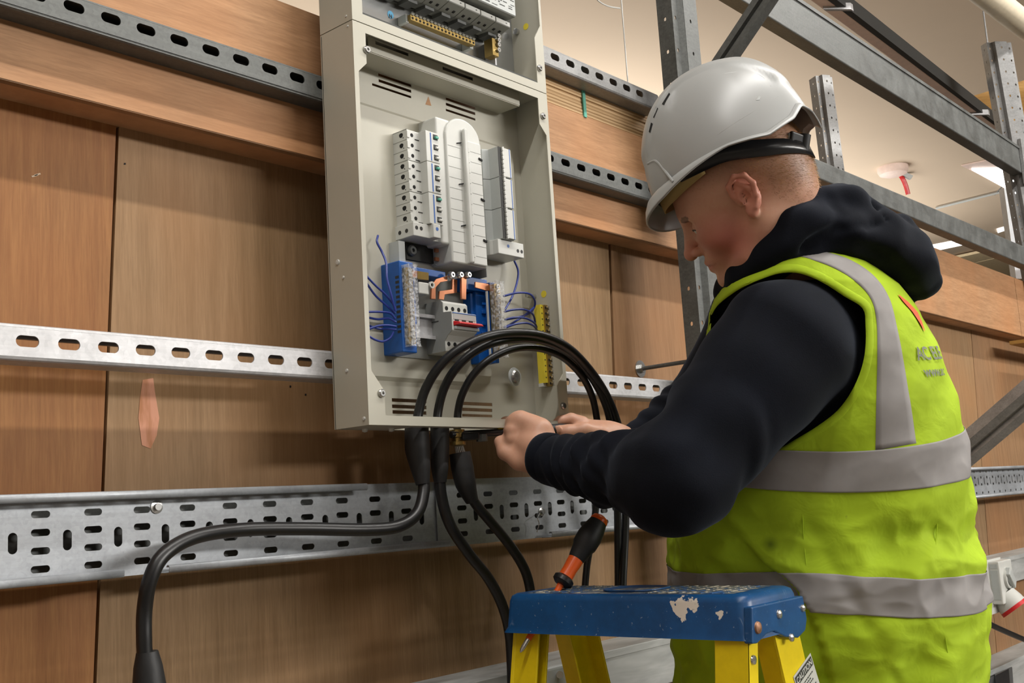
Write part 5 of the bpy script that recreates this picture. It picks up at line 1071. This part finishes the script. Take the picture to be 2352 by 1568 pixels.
# hair stubble strands
bv = BVHTree.FromPolygons([tuple(p) for p in hp], [tuple(map(int, f)) for f in hf_])
t = NT('short_hair'); n = t.noise(t.map((1, 1, 1)), 60, 2); t.col(t.ramp(n, [(.35, lin((140, 102, 64))), (.65, lin((222, 186, 130)))])); t.rough(.4); M['hair'] = t.m
cs = np.random.RandomState(4); hq = (hp-HC) @ HR.T; hs = np.clip((hq[:, 2]-(.030+np.interp(hq[:, 0], [-.12, -.06, 0, .05, .08], [-.10, -.08, -.006, .010, .03])))/.04, 0, 1)
ok = np.argwhere((hs > .05) & (hq[:, 2] < .105) & (hq[:, 0] < .075) & (hq[:, 1] > -.06) & ~((np.abs(hq[:, 1]) > .077) & (hq[:, 0] > -.03) & (hq[:, 2] < .04)))[:, 0]; ok = ok[np.linalg.norm(hp[ok]-HC, axis=1) < .14]; sel = cs.choice(ok, min(9000, len(ok)), replace=False)
mb = MB(); grow = nrm(-.55*Hf-.75*Hu)
for i in sel:
    if cs.rand() > .35+.65*hs[i]: continue
    p = hp[i]+cs.randn(3)*.0008; nn = nrm(p-H(-.02, 0, .03)); g_ = nrm(nn*.45+grow+cs.randn(3)*.22); L_h = .0026+.0014*hs[i]; s_ = nrm(np.cross(g_, nn))*.00022; u_ = np.cross(g_, s_)
    mb.v += [tuple(p+s_), tuple(p-s_*.5+u_*.9), tuple(p-s_*.5-u_*.9), tuple(p+g_*L_h)]; k = len(mb.v)-4; mb.f += [(k, k+1, k+3), (k+1, k+2, k+3), (k+2, k, k+3)]; mb.m += [0]*3
me = bpy.data.meshes.new('hair'); me.from_pydata([tuple(np.array(p)-PORG) for p in mb.v], [], mb.f); me.materials.append(M['hair']); ho = bpy.data.objects.new('hair', me); C.objects.link(ho); ho.parent = person; ORG[ho.name] = PORG; ORG[person.name] = PORG
tag(ho, 'cropped hair, fair at the nape')
lash = MB().tube(curve_pts([H(.0885, .018, -.0035), H(.0892, .028, -.0010), H(.0855, .038, -.0025), H(.0795, .0455, -.0055)], 5), .0011, 6).build('eyelashes', M['print'], person)
for s_ in (1, -1):
    MB().lathe([(.0001, -.0125), (.007, -.0103), (.0115, -.005), (.0125, 0), (.0115, .005), (.007, .0103), (.0001, .0125)], H(.0758, .031*s_, -.0045), Hf, 20).build('eye', M['white'], person, smooth=True)
# --- hooded top
def folds(P, a, b, f0, f1, amp, wl, skew):
    a = at(*a); b = at(*b); d = b-a; L = np.linalg.norm(d); s = ((P-a) @ d)/L; side = (P-a) @ nrm(np.cross(d, CF)); wv = np.sin(2*np.pi*(s+skew*side)/wl+2.2*np.sin(side*46+P[:, 2]*20)+1.3*np.sin(P[:, 0]*60)); m = np.clip((s/L-f0)/.12, 0, 1)*np.clip((f1-s/L)/.1, 0, 1); return amp*wv*m
def hoodie(P):
    d = ell(P, at(1885, 900, 1.72), (.155, .165, .165), [Tf, Tl, Tu]); d = smin(d, ell(P, at(1905, 1200, 1.72), (.200, .165, .33), [Tf, Tl, Tu]), .06)
    d = smin(d, ell(P, at(1850, 730, 1.745), (.150, .115, .105), [Tf, Tl, Tu]), .03); d = smin(d, ell(P, at(1880, 790, 1.745), (.150, .125, .17), [Tf, Tl, Tu]), .03); d = smin(d, cap(P, at(1835, 765, 1.62), at(1815, 765, 1.84), .075), .04)
    A = arm(P, SL, EL, .1, .070); B = arm(P, EL, LW, .066, .038)+folds(P, EL, LW, .50, .95, .0032, .034, .35)+folds(P, EL, LW, .0, .7, .0036, .075, -.7)+folds(P, EL, LW, .2, .8, .0018, .05, 1.3)
    near = smin(A+folds(P, SL, EL, .45, 1.2, .0025, .11, .6), B, .04)
    cuffp = (P-at(1250, 1052, 1.712)) @ nrm(at(*EL)-at(*LW)); near = smax(near, -(cuffp), .004)
    d2 = smin(arm(P, SR, ER, .092, .070), arm(P, ER, (1462, 1020, 1.895), .068, .036)+folds(P, ER, RW, .3, .95, .003, .04, .3), .04)
    cp2 = (P-at(1448, 1012, 1.895)) @ nrm(at(*ER)-at(*RW)); d2 = smax(d2, -cp2, .004)
    d = smin(d, near, .03); d = smin(d, d2, .03)
    w_ = .003*np.sin(P[:, 0]*38+P[:, 2]*31)*np.sin(P[:, 1]*33-P[:, 2]*17+1)
    # hood: collar roll round the neck, upper fold and hanging lobe
    h_ = None
    def ch(pts, rs, k=.02):
        nonlocal h_
        for a, b, ra, rb in zip(pts[:-1], pts[1:], rs[:-1], rs[1:]): c_ = cap(P, at(*a), at(*b), ra, rb); h_ = c_ if h_ is None else smin(h_, c_, k)
    ch([(1668, 664, 1.69), (1714, 632, 1.642), (1768, 588, 1.608), (1822, 540, 1.595), (1880, 500, 1.62), (1930, 478, 1.66)], (.020, .026, .030, .034, .034, .032), .03)
    ch([(1930, 478, 1.66), (1940, 490, 1.76), (1880, 520, 1.83), (1800, 575, 1.84), (1720, 640, 1.80), (1672, 668, 1.72)], (.032, .034, .034, .034, .030, .022), .03)
    ch([(1905, 462, 1.62), (1958, 458, 1.62), (1990, 492, 1.64), (2010, 530, 1.66)], (.016, .018, .020, .02), .016)
    ch([(1775, 560, 1.60), (1860, 532, 1.59), (1950, 540, 1.60), (2022, 556, 1.62), (2080, 594, 1.65), (2112, 645, 1.68)], (.016, .025, .031, .036, .038, .031), .03)
    ch([(2012, 540, 1.63), (2066, 520, 1.65), (2100, 570, 1.67), (2122, 640, 1.69), (2112, 666, 1.69)], (.018, .018, .020, .022, .018), .006)
    ch([(1950, 560, 1.72), (2040, 600, 1.74), (2100, 650, 1.74)], (.06, .055, .03), .02); ch([(1900, 570, 1.84), (2000, 570, 1.84), (2090, 640, 1.80)], (.04, .05, .035), .02)
    h_ = h_+.0025*np.sin(P[:, 0]*22+P[:, 2]*95+2*np.sin(P[:, 1]*25))
    for G_, amp, wd_ in (([(1700, 655, 1.63), (1790, 590, 1.585), (1880, 556, 1.562), (1965, 566, 1.562), (2035, 588, 1.585), (2080, 650, 1.62)], .010, .011), ([(2000, 474, 1.62), (2020, 520, 1.60), (1985, 526, 1.575), (1900, 530, 1.565), (1830, 556, 1.57)], .008, .010), ([(2032, 512, 1.60), (2068, 560, 1.60), (2112, 600, 1.63), (2136, 650, 1.66)], .006, .008), ([(1905, 455, 1.59), (1930, 490, 1.57), (1920, 515, 1.565)], .005, .009)):
        g_ = None
        for a, b in zip(G_[:-1], G_[1:]): c_ = cap(P, at(*a), at(*b), 0); g_ = c_ if g_ is None else np.minimum(g_, c_)
        h_ = h_+amp*np.exp(-(g_/wd_)**2)
    # hollow where the neck comes out
    h_ = smax(h_, -cap(P, H(-.03, 0, -.01), NB+Hl*0, .066, .060), .006)
    return smin(d+w_, h_, .010)
hq_ = surf(hoodie, np.array([1.05, .42, -.46]), np.array([2.08, 1.38, .56]), .0042)
t = NT('navy_fleece'); n = t.noise(t.map((1, 1, 1)), 500, 2); n2 = t.noise(t.map((1, 1, 1)), 9, 3); t.col(t.ramp(n2, [(.3, lin((9, 12, 19))), (.7, lin((15, 19, 29)))])); t.rough(.95); t.b.inputs['Specular IOR Level'].default_value = .2; t.b.inputs['Sheen Weight'].default_value = .08; t.b.inputs['Sheen Roughness'].default_value = .4; t.b.inputs['Sheen Tint'].default_value = (.5, .6, .8, 1); t.bump(n, .3, .0008)
hd = mesh_np('hooded_sweatshirt', hq_[0], hq_[1], t.m, person); hd['label'] = 'navy hooded sweatshirt'
for (nm, a, b, r) in (('cuff', (1243, 1048, 1.716), (1262, 1052, 1.702), .040), ('cuff', (1444, 1010, 1.893), (1462, 1014, 1.897), .0335)):
    A = at(*a); B = at(*b); e = nrm(B-A); MB().lathe([(r*.80, 0), (r*.93, .002), (r*.98, .008), (r, .016), (r*1.0, .024), (r*.94, .028)], A, e, 36).build(nm, t.m, hd, smooth=True, ang=60)
# --- hi-vis vest
TY = [560, 572, 590, 615, 660, 720, 800, 900, 1000, 1100, 1210, 1340, 1400, 1568, 1720]
XL = [1845, 1800, 1748, 1700, 1655, 1632, 1622, 1615, 1600, 1575, 1552, 1546, 1550, 1560, 1564]
XRt = [1870, 1915, 1965, 2010, 2060, 2102, 2138, 2172, 2194, 2204, 2208, 2204, 2204, 2208, 2214]
BB = [.05, .09, .135, .168, .188, .195, .203, .205, .203, .200, .198, .198, .198, .2, .2]
D0 = 1.72; KX = D0/FPX
def vest_pt(th, y, off=0):
    xl, xr, b = [np.interp(y, TY, q) for q in (XL, XRt, BB)]; cx = (xl+xr)/2; W = (xr-xl)/2*KX; a = np.sqrt(np.maximum(W*W-(.28*b)**2, 1e-4))/.96
    ct, st = np.cos(th), np.sin(th); e = .86; ct2 = np.sign(ct)*np.abs(ct)**e; st2 = np.sign(st)*np.abs(st)**e
    base = ((cx-1176)*KX)[..., None]*CR-((y-784)*KX)[..., None]*CU+D0*CF
    v = ((a+off)*ct2)[..., None]*Tf+((b+off)*st2)[..., None]*Tl; return base+v
def smooth(x, a, b): t_ = np.clip((x-a)/(b-a), 0, 1); return t_*t_*(3-2*t_)
SLX = [1660, 1700, 1760, 1800, 1832, 1870, 1888, 1910, 1925]; SLY = [1190, 1232, 1288, 1318, 1352, 1420, 1480, 1568, 1720]
from mathutils import noise as _ns
def _rd(t_, y_):
    X, Y_ = 2.2*math.cos(t_), 2.2*math.sin(t_); a = _ns.noise(Vector((X*1.1+y_*.004, Y_*1.1, y_*.0105))); b = _ns.noise(Vector((X*2.6-y_*.006, Y_*2.6+5, y_*.020)))
    return .55*((1-abs(a)*2.4)-.4)+.28*((1-abs(b)*2.4)-.4)
RIDGE = np.vectorize(_rd)
def vest_full(th, y, extra=0):
    P = vest_pt(th, y); x, yy = pxs(P); xs = np.interp(yy, SLY, SLX); near = np.sin(th) > -.15
    back = np.where(np.cos(th) < -.35, 1.0, np.where(np.sin(th) > 0, smooth(x, xs-3, xs+4), smooth(-np.cos(th), -.1, .2))); o = .016*back*smooth(yy, 1215, 1330)
    # creases: long soft drapes, and diagonal pulls
    u = th*1.0; o = o+.0038*np.sin(y*.021+3.1*np.sin(th*2.3)+2*u)*np.sin(th*5+y*.006)*smooth(y, 900, 1150)+.0022*np.sin(th*17+y*.018)*smooth(y, 1120, 1250)
    o = o+.0030*np.maximum(0, np.sin((x*.55+y)*.030))**6*smooth(y, 1130, 1200)*(1-smooth(y, 1290, 1310))-.0035*np.maximum(0, np.sin((x*.8-y*.5)*.028+1.2))**8*smooth(y, 1110, 1180)
    o = o+.0016*np.sin(y*.055+th*7)*smooth(y, 640, 760)+.0030*np.maximum(0, np.sin((x-y*.62)*.034))**6*smooth(y, 1400, 1440)
    o = o+(.0058*smooth(y, 1100, 1160)+.0020)*RIDGE(th, y)
    return vest_pt(th, y, o+extra)
nt, ny = 420, 300
TH, YY = np.meshgrid(np.linspace(0, 2*np.pi, nt), np.linspace(572, 1715, ny)); VP = vest_full(TH, YY)
allv = VP.reshape(-1, 3); fi = (np.arange(ny-1)[:, None]*nt+np.arange(nt-1)[None]).ravel(); Fv = np.stack([fi, fi+1, fi+nt+1, fi+nt], 1)
vb = BVHTree.FromPolygons([tuple(p) for p in allv], [tuple(map(int, f)) for f in Fv])
def hit(x, y, off=.0):
    d = ray(x, y); r_ = vb.ray_cast((0, 0, 0), tuple(d))
    if r_[0] is None: return None
    n_ = np.array(r_[1]); n_ = n_ if n_ @ d < 0 else -n_; return np.array(r_[0])+n_*off
HOLE = [(1632, 722), (1650, 696), (1700, 660), (1760, 634), (1800, 624), (1840, 626), (1890, 646), (1940, 678), (1983, 706), (1990, 745), (1990, 800), (1980, 850), (1958, 900), (1925, 945), (1880, 980), (1830, 1010), (1780, 1036), (1720, 1045), (1670, 1000), (1640, 900), (1628, 800)]
HC_ = np.array([p[:2] for p in curve_pts([(a, b, 0) for a, b in HOLE+[HOLE[0]]], 8)])
def inside(px_, py_, poly):
    r_ = np.zeros(px_.shape, bool); n = len(poly)
    for i in range(n):
        x0, y0 = poly[i]; x1, y1 = poly[(i+1) % n]; c_ = ((y0 > py_) != (y1 > py_)) & (px_ < (x1-x0)*(py_-y0)/(y1-y0+1e-12)+x0); r_ ^= c_
    return r_
vx, vy = pxs(allv); nearv = (np.sin(TH).ravel() > .05)
ins_ = inside(vx, vy, HC_) & nearv
# the far armhole is the mirror of the near one across the trunk
ci = TH.ravel(); fin = vest_pt(2*np.pi-TH, YY).reshape(-1, 3); fx, fy = pxs(fin); ins_ |= inside(fx, fy, HC_) & (np.sin(TH).ravel() < -.05)
keep = ~(ins_[Fv].all(1)); Fk = Fv[keep]
# pull the ragged hole rim onto the armhole line
used_in = ins_ & nearv; rim = np.unique(Fk[used_in[Fk]]); vv = allv.copy()
for i in rim:
    d = np.hypot(HC_[:, 0]-vx[i], HC_[:, 1]-vy[i]); j = int(np.argmin(d)); p = hit(*HC_[j])
    if p is not None: vv[i] = p
def vismat(name, rgb, stain=False):
    t = NT(name); c = lin(rgb); n = t.noise(t.map((1, 1, 1)), 14, 4, .6); w_ = t.noise(t.map((1, 1, 1)), 900, 1)
    cc = t.ramp(n, [(.3, tuple(x*.93 for x in c)), (.7, tuple(min(1, x*1.04) for x in c))])
    n2 = t.noise(t.map((1, 1, 1)), 55, 3, .7); cc = t.mix(t.ramp(n2, [(.70, g3(0)), (.78, g3(.35))]), cc, lin((110, 120, 40)))
    if stain:
        for (a, b, r_) in ((1770, 1250, .013), (1838, 1320, .005)):
            v = t.n('ShaderNodeVectorMath', operation='DISTANCE'); t.L(t.co, v.inputs[0]); v.inputs[1].default_value = tuple(hit(a, b)-PORG)
            cc = t.mix(t.ramp(v.outputs[1], [(.0, g3(.8)), (r_, g3(0))]), cc, lin((60, 80, 20)))
    t.col(cc); t.rough(.75); t.b.inputs['Specular IOR Level'].default_value = .25; nb = t.noise(t.map((1, 1, 1)), 26, 3, .55, .6); t.bump(nb, .35, .006); return t.m
M['hivis'] = vismat('hi_vis_fabric', (172, 202, 40), True)
vs = mesh_np('hi_vis_vest', vv, Fk, M['hivis'], person); md = vs.modifiers.new('s', 'SOLIDIFY'); md.thickness = .0014; md.offset = -1; vs['label'] = 'yellow high visibility vest with silver bands'
pth = [hit(x, y, .0015) for x, y in HC_[::2]]; pth = [p for p in pth if p is not None]
G = []
cxy = np.array([1830, 830.])
for (x, y) in HC_[::2]:
    row = []
    for k, w_ in enumerate((-3, 3, 9, 14, 17)):
        v = np.array([x, y])-cxy; v /= np.linalg.norm(v); p = hit(x+v[0]*w_, y+v[1]*w_, (.0008, .0022, .0026, .002, .001)[k])
        row.append(p if p is not None else row[-1] if row else hit(x-v[0]*6, y-v[1]*6, .002))
    G.append(row)
G = [r_ for r_ in G if all(p is not None for p in r_)]; G.append(G[0])
Gb = np.array(G); MB().grid(Gb).build('armhole_binding', M['hivis'], vs, smooth=True, solid=.001, ang=80)
# horizontal bands all round, tilted like the hem
def band(name, y0, y1, k0, k1, p0=0, p1=2*np.pi, off=.0032):
    th = np.linspace(p0, p1, nt); G = []
    for s_ in np.linspace(0, 1, 26):
        kk = k0+(k1-k0)*s_; y = y0+(y1-y0)*s_-kk*np.maximum(0, -np.cos(th))**1.5+(52*np.maximum(0, np.cos(th))**1.2 if y0 > 1200 else 0); G.append(vest_full(th, y, off))
    return MB().grid(np.array(G)).build(name, M['reflect'], vs, smooth=True, solid=.0006, ang=80)
band('reflective_band', 1008, 1091, 36, 24); band('reflective_band', 1252, 1330, -18, -17)
# shoulder band from the near strap down the back
La = [(1716, 628), (1790, 604), (1826, 590), (1880, 603), (1930, 625), (1972, 655), (2000, 690), (2012, 740), (2014, 820), (2012, 920), (2010, 1034)]
Ra = [(1760, 601), (1800, 582), (1836, 575), (1900, 582), (1960, 603), (2010, 640), (2042, 690), (2060, 760), (2075, 840), (2090, 930), (2103, 1018)]
def ribbon(A, B, off, name, mat, par, m=7):
    a = np.array([p[:2] for p in curve_pts([(x, y, 0) for x, y in A], 8)]); b = np.array([p[:2] for p in curve_pts([(x, y, 0) for x, y in B], 8)]); G = []
    for i in range(len(a)):
        row = [hit(*(a[i]+(b[i]-a[i])*s_), off) for s_ in np.linspace(0, 1, m)]
        if all(p is not None for p in row): G.append(row)
    return MB().grid(np.array(G)).build(name, mat, par, smooth=True, solid=.0006, ang=80)
ribbon(La, Ra, .0020, 'shoulder_band', M['reflect'], vs)
patch3 = lambda pts, off, nm, mat: MB().add([hit(x, y, off) for x, y in pts], [tuple(range(len(pts)))]).build(nm, mat, vs)
M['letter'] = plain('grey_lettering', (120, 124, 112), .7)
def back_fit(x0, y0, sc, tilt):
    P0 = hit(x0, y0); best = min(((np.hypot(*(np.array([float(q) for q in pxs(vest_full(np.array(th), np.array(float(y0))))])-np.array([x0, y0]))), th) for th in np.linspace(math.pi*.5, math.pi*1.02, 300)))[1]
    def f(a, b):
        y = y0-b*sc/KX-a*tilt/KX; th = best+a*sc/.19; p = vest_full(np.array(th), np.array(float(y)), .0036); return p
    return f
lf = back_fit(2106, 762, 1.0, 0); MB().grid(np.array([[lf(a, b) for a, b in zip(np.linspace(x0, x1, 5), [yy_]*5)] for yy_, x0, x1 in ((.052, .0, .006), (.042, .001, .022), (.028, .006, .030), (.014, .013, .031), (.0, .022, .026))])).build('back_logo', plain('orange_red_print', (226, 96, 56), .6), vs)
text_mesh('AC ELE', .026, M['letter'], (0, 0, 0), (1, 0, 0), (0, 1, 0), 'back_lettering', vs, fit=back_fit(2104, 822, 1.0, .02), bold=.02)
text_mesh('www.ac', .020, M['letter'], (0, 0, 0), (1, 0, 0), (0, 1, 0), 'back_lettering', vs, fit=back_fit(2122, 856, 1.0, .02), bold=.02)
# side seams
for pts in ([(1838, 1136), (1843, 1180), (1846, 1240), (1852, 1300)], [(2150, 1150), (2152, 1200), (2148, 1250), (2142, 1296)], [(2158, 1404), (2168, 1450), (2176, 1500), (2180, 1567)]):
    Q = [hit(x, y, .0006) for x, y in pts]; MB().tube(curve_pts(Q, 5), .0009, 6).build('seam', M['hivis'], vs) if all(q is not None for q in Q) else None
# --- trousers and boots below the frame
def legs(P):
    hp_ = at(1915, 1560, 1.72); d = ell(P, hp_, (.15, .155, .14), [Tf, Tl, Tu])
    for s_ in (1, -1):
        hj = hp_+Tl*.085*s_; kn = np.array([1.60, .90-.17*(s_ > 0)+.02, -.60]); fo = np.array([1.66, .90-.17*(s_ > 0)+.02, -.965])
        d = smin(d, smin(cap(P, hj, kn, .085, .062), cap(P, kn, fo, .062, .05), .03), .03)
    return d
lg = surf(legs, np.array([1.35, .5, -1.0]), np.array([1.95, 1.2, 0]), .012); mesh_np('trousers', lg[0], lg[1], plain('dark_work_trousers', (36, 38, 42), .9), person)
for y in (.75, .92): MB().hexa([(1.585, y-.042, -1.028), (1.77, y-.042, -1.028), (1.77, y+.042, -1.028), (1.585, y+.042, -1.028)], [(1.60, y-.035, -.99), (1.75, y-.04, -.90), (1.75, y+.04, -.90), (1.60, y+.035, -.99)]).build('boot', M['blackm'], person, bevel=.015, seg=3)
# --- helmet
M['hel'] = plain('glossy_white_helmet', (164, 166, 165), .34, 0, .01, 6)
RT = np.radians([0, 20, 45, 70, 90, 115, 138, 152, 166, 180]); RZ = [.004, .0, -.004, -.003, -.003, -.010, .006, .027, .022, .004]
HCX, HA, HBk, HB_, HZ = -.022, .134, .123, .115, .157
HHC = HC+.049*Hu+.006*Hf+.009*Hl; Kf = nrm(vec(-.88, .41, .27)); Ku = vec(-.50, -.86, .30); Ku = nrm(Ku-(Ku @ Kf)*Kf); Kl = np.cross(Ku, Kf)
if Kl @ CF > 0: Kl = -Kl
def hel(th, s_, off=0):
    t2 = np.abs((th+np.pi) % (2*np.pi)-np.pi); zr = np.interp(t2, RT, RZ); zr = np.where(True, zr, zr)
    a = np.where(np.cos(th) > 0, HA, HBk); c_ = np.cos(s_*np.pi/2)**.82; z = zr+(HZ-zr)*np.sin(s_*np.pi/2)**1.02
    f = 1+.0*th; e = .94; ct = np.sign(np.cos(th))*np.abs(np.cos(th))**e; st = np.sign(np.sin(th))*np.abs(np.sin(th))**e
    x = HCX+(a+off)*ct*c_*f; y = (HB_+off)*st*c_*f; z = z+off*np.sin(s_*np.pi/2)
    return x, y, z
ns = 40; nth = 144; thg = np.linspace(0, 2*np.pi, nth); rows_ = []
fr = np.maximum(0, np.cos(thg))**1.3; bk = np.maximum(0, -np.cos(thg))**.8
for e, dz in ((1.0, 1.0), (.97, .93), (.8, .66), (.5, .33), (.2, .09)):     # peak and rear lip rows, outside in
    x, y, z = hel(thg, np.zeros(nth)); L_ = .006+.018*fr+.001*bk
    x = x+L_*e*np.cos(thg); y = y+L_*e*np.sin(thg)*.9; z = z-(.004+.026*fr+.004*bk)*dz*e; rows_.append(np.stack([x, y, z], 1))
for s_ in np.linspace(0, .995, ns):
    x, y, z = hel(thg, np.full(nth, s_)); 
    rid = .0035*np.exp(-((s_-.42-.10*np.cos(thg*1))/.03)**2)*(np.abs(np.sin(thg)) > .0); d_ = smooth(s_, .36, .42)*.0035*(np.abs(np.sin(thg)) > -1)
    n_ = np.stack([x-HCX, y, z-.0], 1); n_ /= np.linalg.norm(n_, axis=1)[:, None]
    # raised centre panel running from the peak over the top
    pan = .0035*smooth(-np.abs(np.sin(thg))*np.cos(s_*np.pi/2)*HB_, -.062, -.056)*smooth(s_, .22, .3)
    rows_.append(np.stack([x, y, z], 1)+n_*(pan[:, None]))
G = np.array(rows_); G = HHC+G[..., 0:1]*Kf+G[..., 1:2]*Kl+G[..., 2:3]*Ku
hel_o = MB().grid(G).build('safety_helmet', M['hel'], person, smooth=True, solid=.0028, off=0, ang=60); hel_o['label'] = 'glossy white safety helmet with black headband'
bvh = BVHTree.FromPolygons([tuple(p) for p in G.reshape(-1, 3)], [(i*nth+j, i*nth+j+1, (i+1)*nth+j+1, (i+1)*nth+j) for i in range(len(G)-1) for j in range(nth-1)])
def hhit(x, y, off): d = ray(x, y); r_ = bvh.ray_cast((0, 0, 0), tuple(d)); n_ = np.array(r_[1]); n_ = n_ if n_ @ d < 0 else -n_; return np.array(r_[0])+n_*off
def hpatch(pts, nm, mat, off=.0018):
    pp = [hhit(x, y, off) for x, y in pts]; MB().add(pp, [tuple(range(len(pp)))]).build(nm, mat, hel_o)
for pts in ([(1499, 268), (1509, 246), (1513, 250), (1504, 272)], [(1492, 303), (1497, 282), (1501, 285), (1495, 306)], [(1522, 240), (1538, 214), (1541, 218), (1527, 243)]):
    try: hpatch(pts, 'vent', M['hole'])
    except Exception: pass
try: hpatch([(1812, 180), (1818, 179), (1823, 184), (1816, 187)], 'red_mark', M['red'])
except Exception: pass
try: hpatch([(1736, 232), (1742, 222), (1747, 224), (1744, 231)], 'grey_mark', M['lgrey'])
except Exception: pass
# moulded side ridge lines
for pts in ([(1600, 345), (1660, 302), (1722, 262), (1780, 226), (1812, 205)], [(1560, 232), (1610, 190), (1680, 168), (1740, 172), (1770, 200)]):
    try: Q = [hhit(x, y, .0002) for x, y in pts]; MB().tube(curve_pts(Q, 8), .0014, 8).build('moulded_ridge', M['hel'], hel_o, smooth=True)
    except Exception: pass
try:
    Q = [hhit(x, y, .001) for x, y in ((1490, 376), (1508, 370), (1528, 392), (1548, 418))]; MB().tube(curve_pts(Q, 6), .0022, 8).build('moulded_step', M['hel'], hel_o, smooth=True)
except Exception: pass
HB0 = HC+.046*Hu+.010*Hf; Bf = nrm(vec(-.865, .43, .28)); Bu = vec(-.50, -.86, .08); Bu = nrm(Bu-(Bu @ Bf)*Bf); Bl = np.cross(Bu, Bf)
if Bl @ CF > 0: Bl = -Bl
def K_(x, y, z): return HB0+x*Bf+y*Bl+z*Bu
def hband(th0, th1, zf, r0, wz, nm, mat, rb=.098, n=40):
    th = np.linspace(th0, th1, n); G = []
    for k in (0, 1):
        G.append([K_(HCX+.01+(r0+.026*(np.cos(t_) < 0)*0+.022)*math.cos(t_), (r0-.008)*math.sin(t_), zf(t_)+(wz(t_) if k else 0)) for t_ in th])
    return MB().grid(np.array(G)).build(nm, mat, hel_o, smooth=True, solid=.002, ang=80)
dg = math.radians
hband(dg(55), dg(305), lambda t_: float(np.interp(abs(math.degrees(t_)-180), [0, 25, 60, 90, 125], [-.040, -.030, -.012, .008, .012])), .096, lambda t_: float(np.interp(abs(math.degrees(t_)-180), [0, 30, 60, 90, 125], [.020, .022, .026, .030, .02])), 'headband', M['blackp'])
hband(dg(-75), dg(75), lambda t_: float(np.interp(abs(math.degrees(t_)), [0, 40, 75], [-.012, -.006, .006])), .094, lambda t_: .026, 'sweatband', M['foam'])
c = at(1832, 326, 1.585); u1 = nrm(at(1858, 336, 1.60)-at(1806, 318, 1.57)); u2 = nrm(np.cross(u1, CF)); u3 = np.cross(u1, u2)
MB().obox(c, u1*.018, u2*.0125, u3*.004).build('adjuster_body', M['blackp'], hel_o, bevel=.003, seg=3)
MB().tube([c+u1*.014-u2*.014, c+u1*.014+u2*.014], .0085, 14).build('adjuster_knob', M['blackm'], hel_o, smooth=True, ang=40)
MB().obox(c-u1*.012+u3*(-.003), u1*.007, u2*.010, u3*.003).build('adjuster_tab', M['mgrey'], hel_o, bevel=.002)
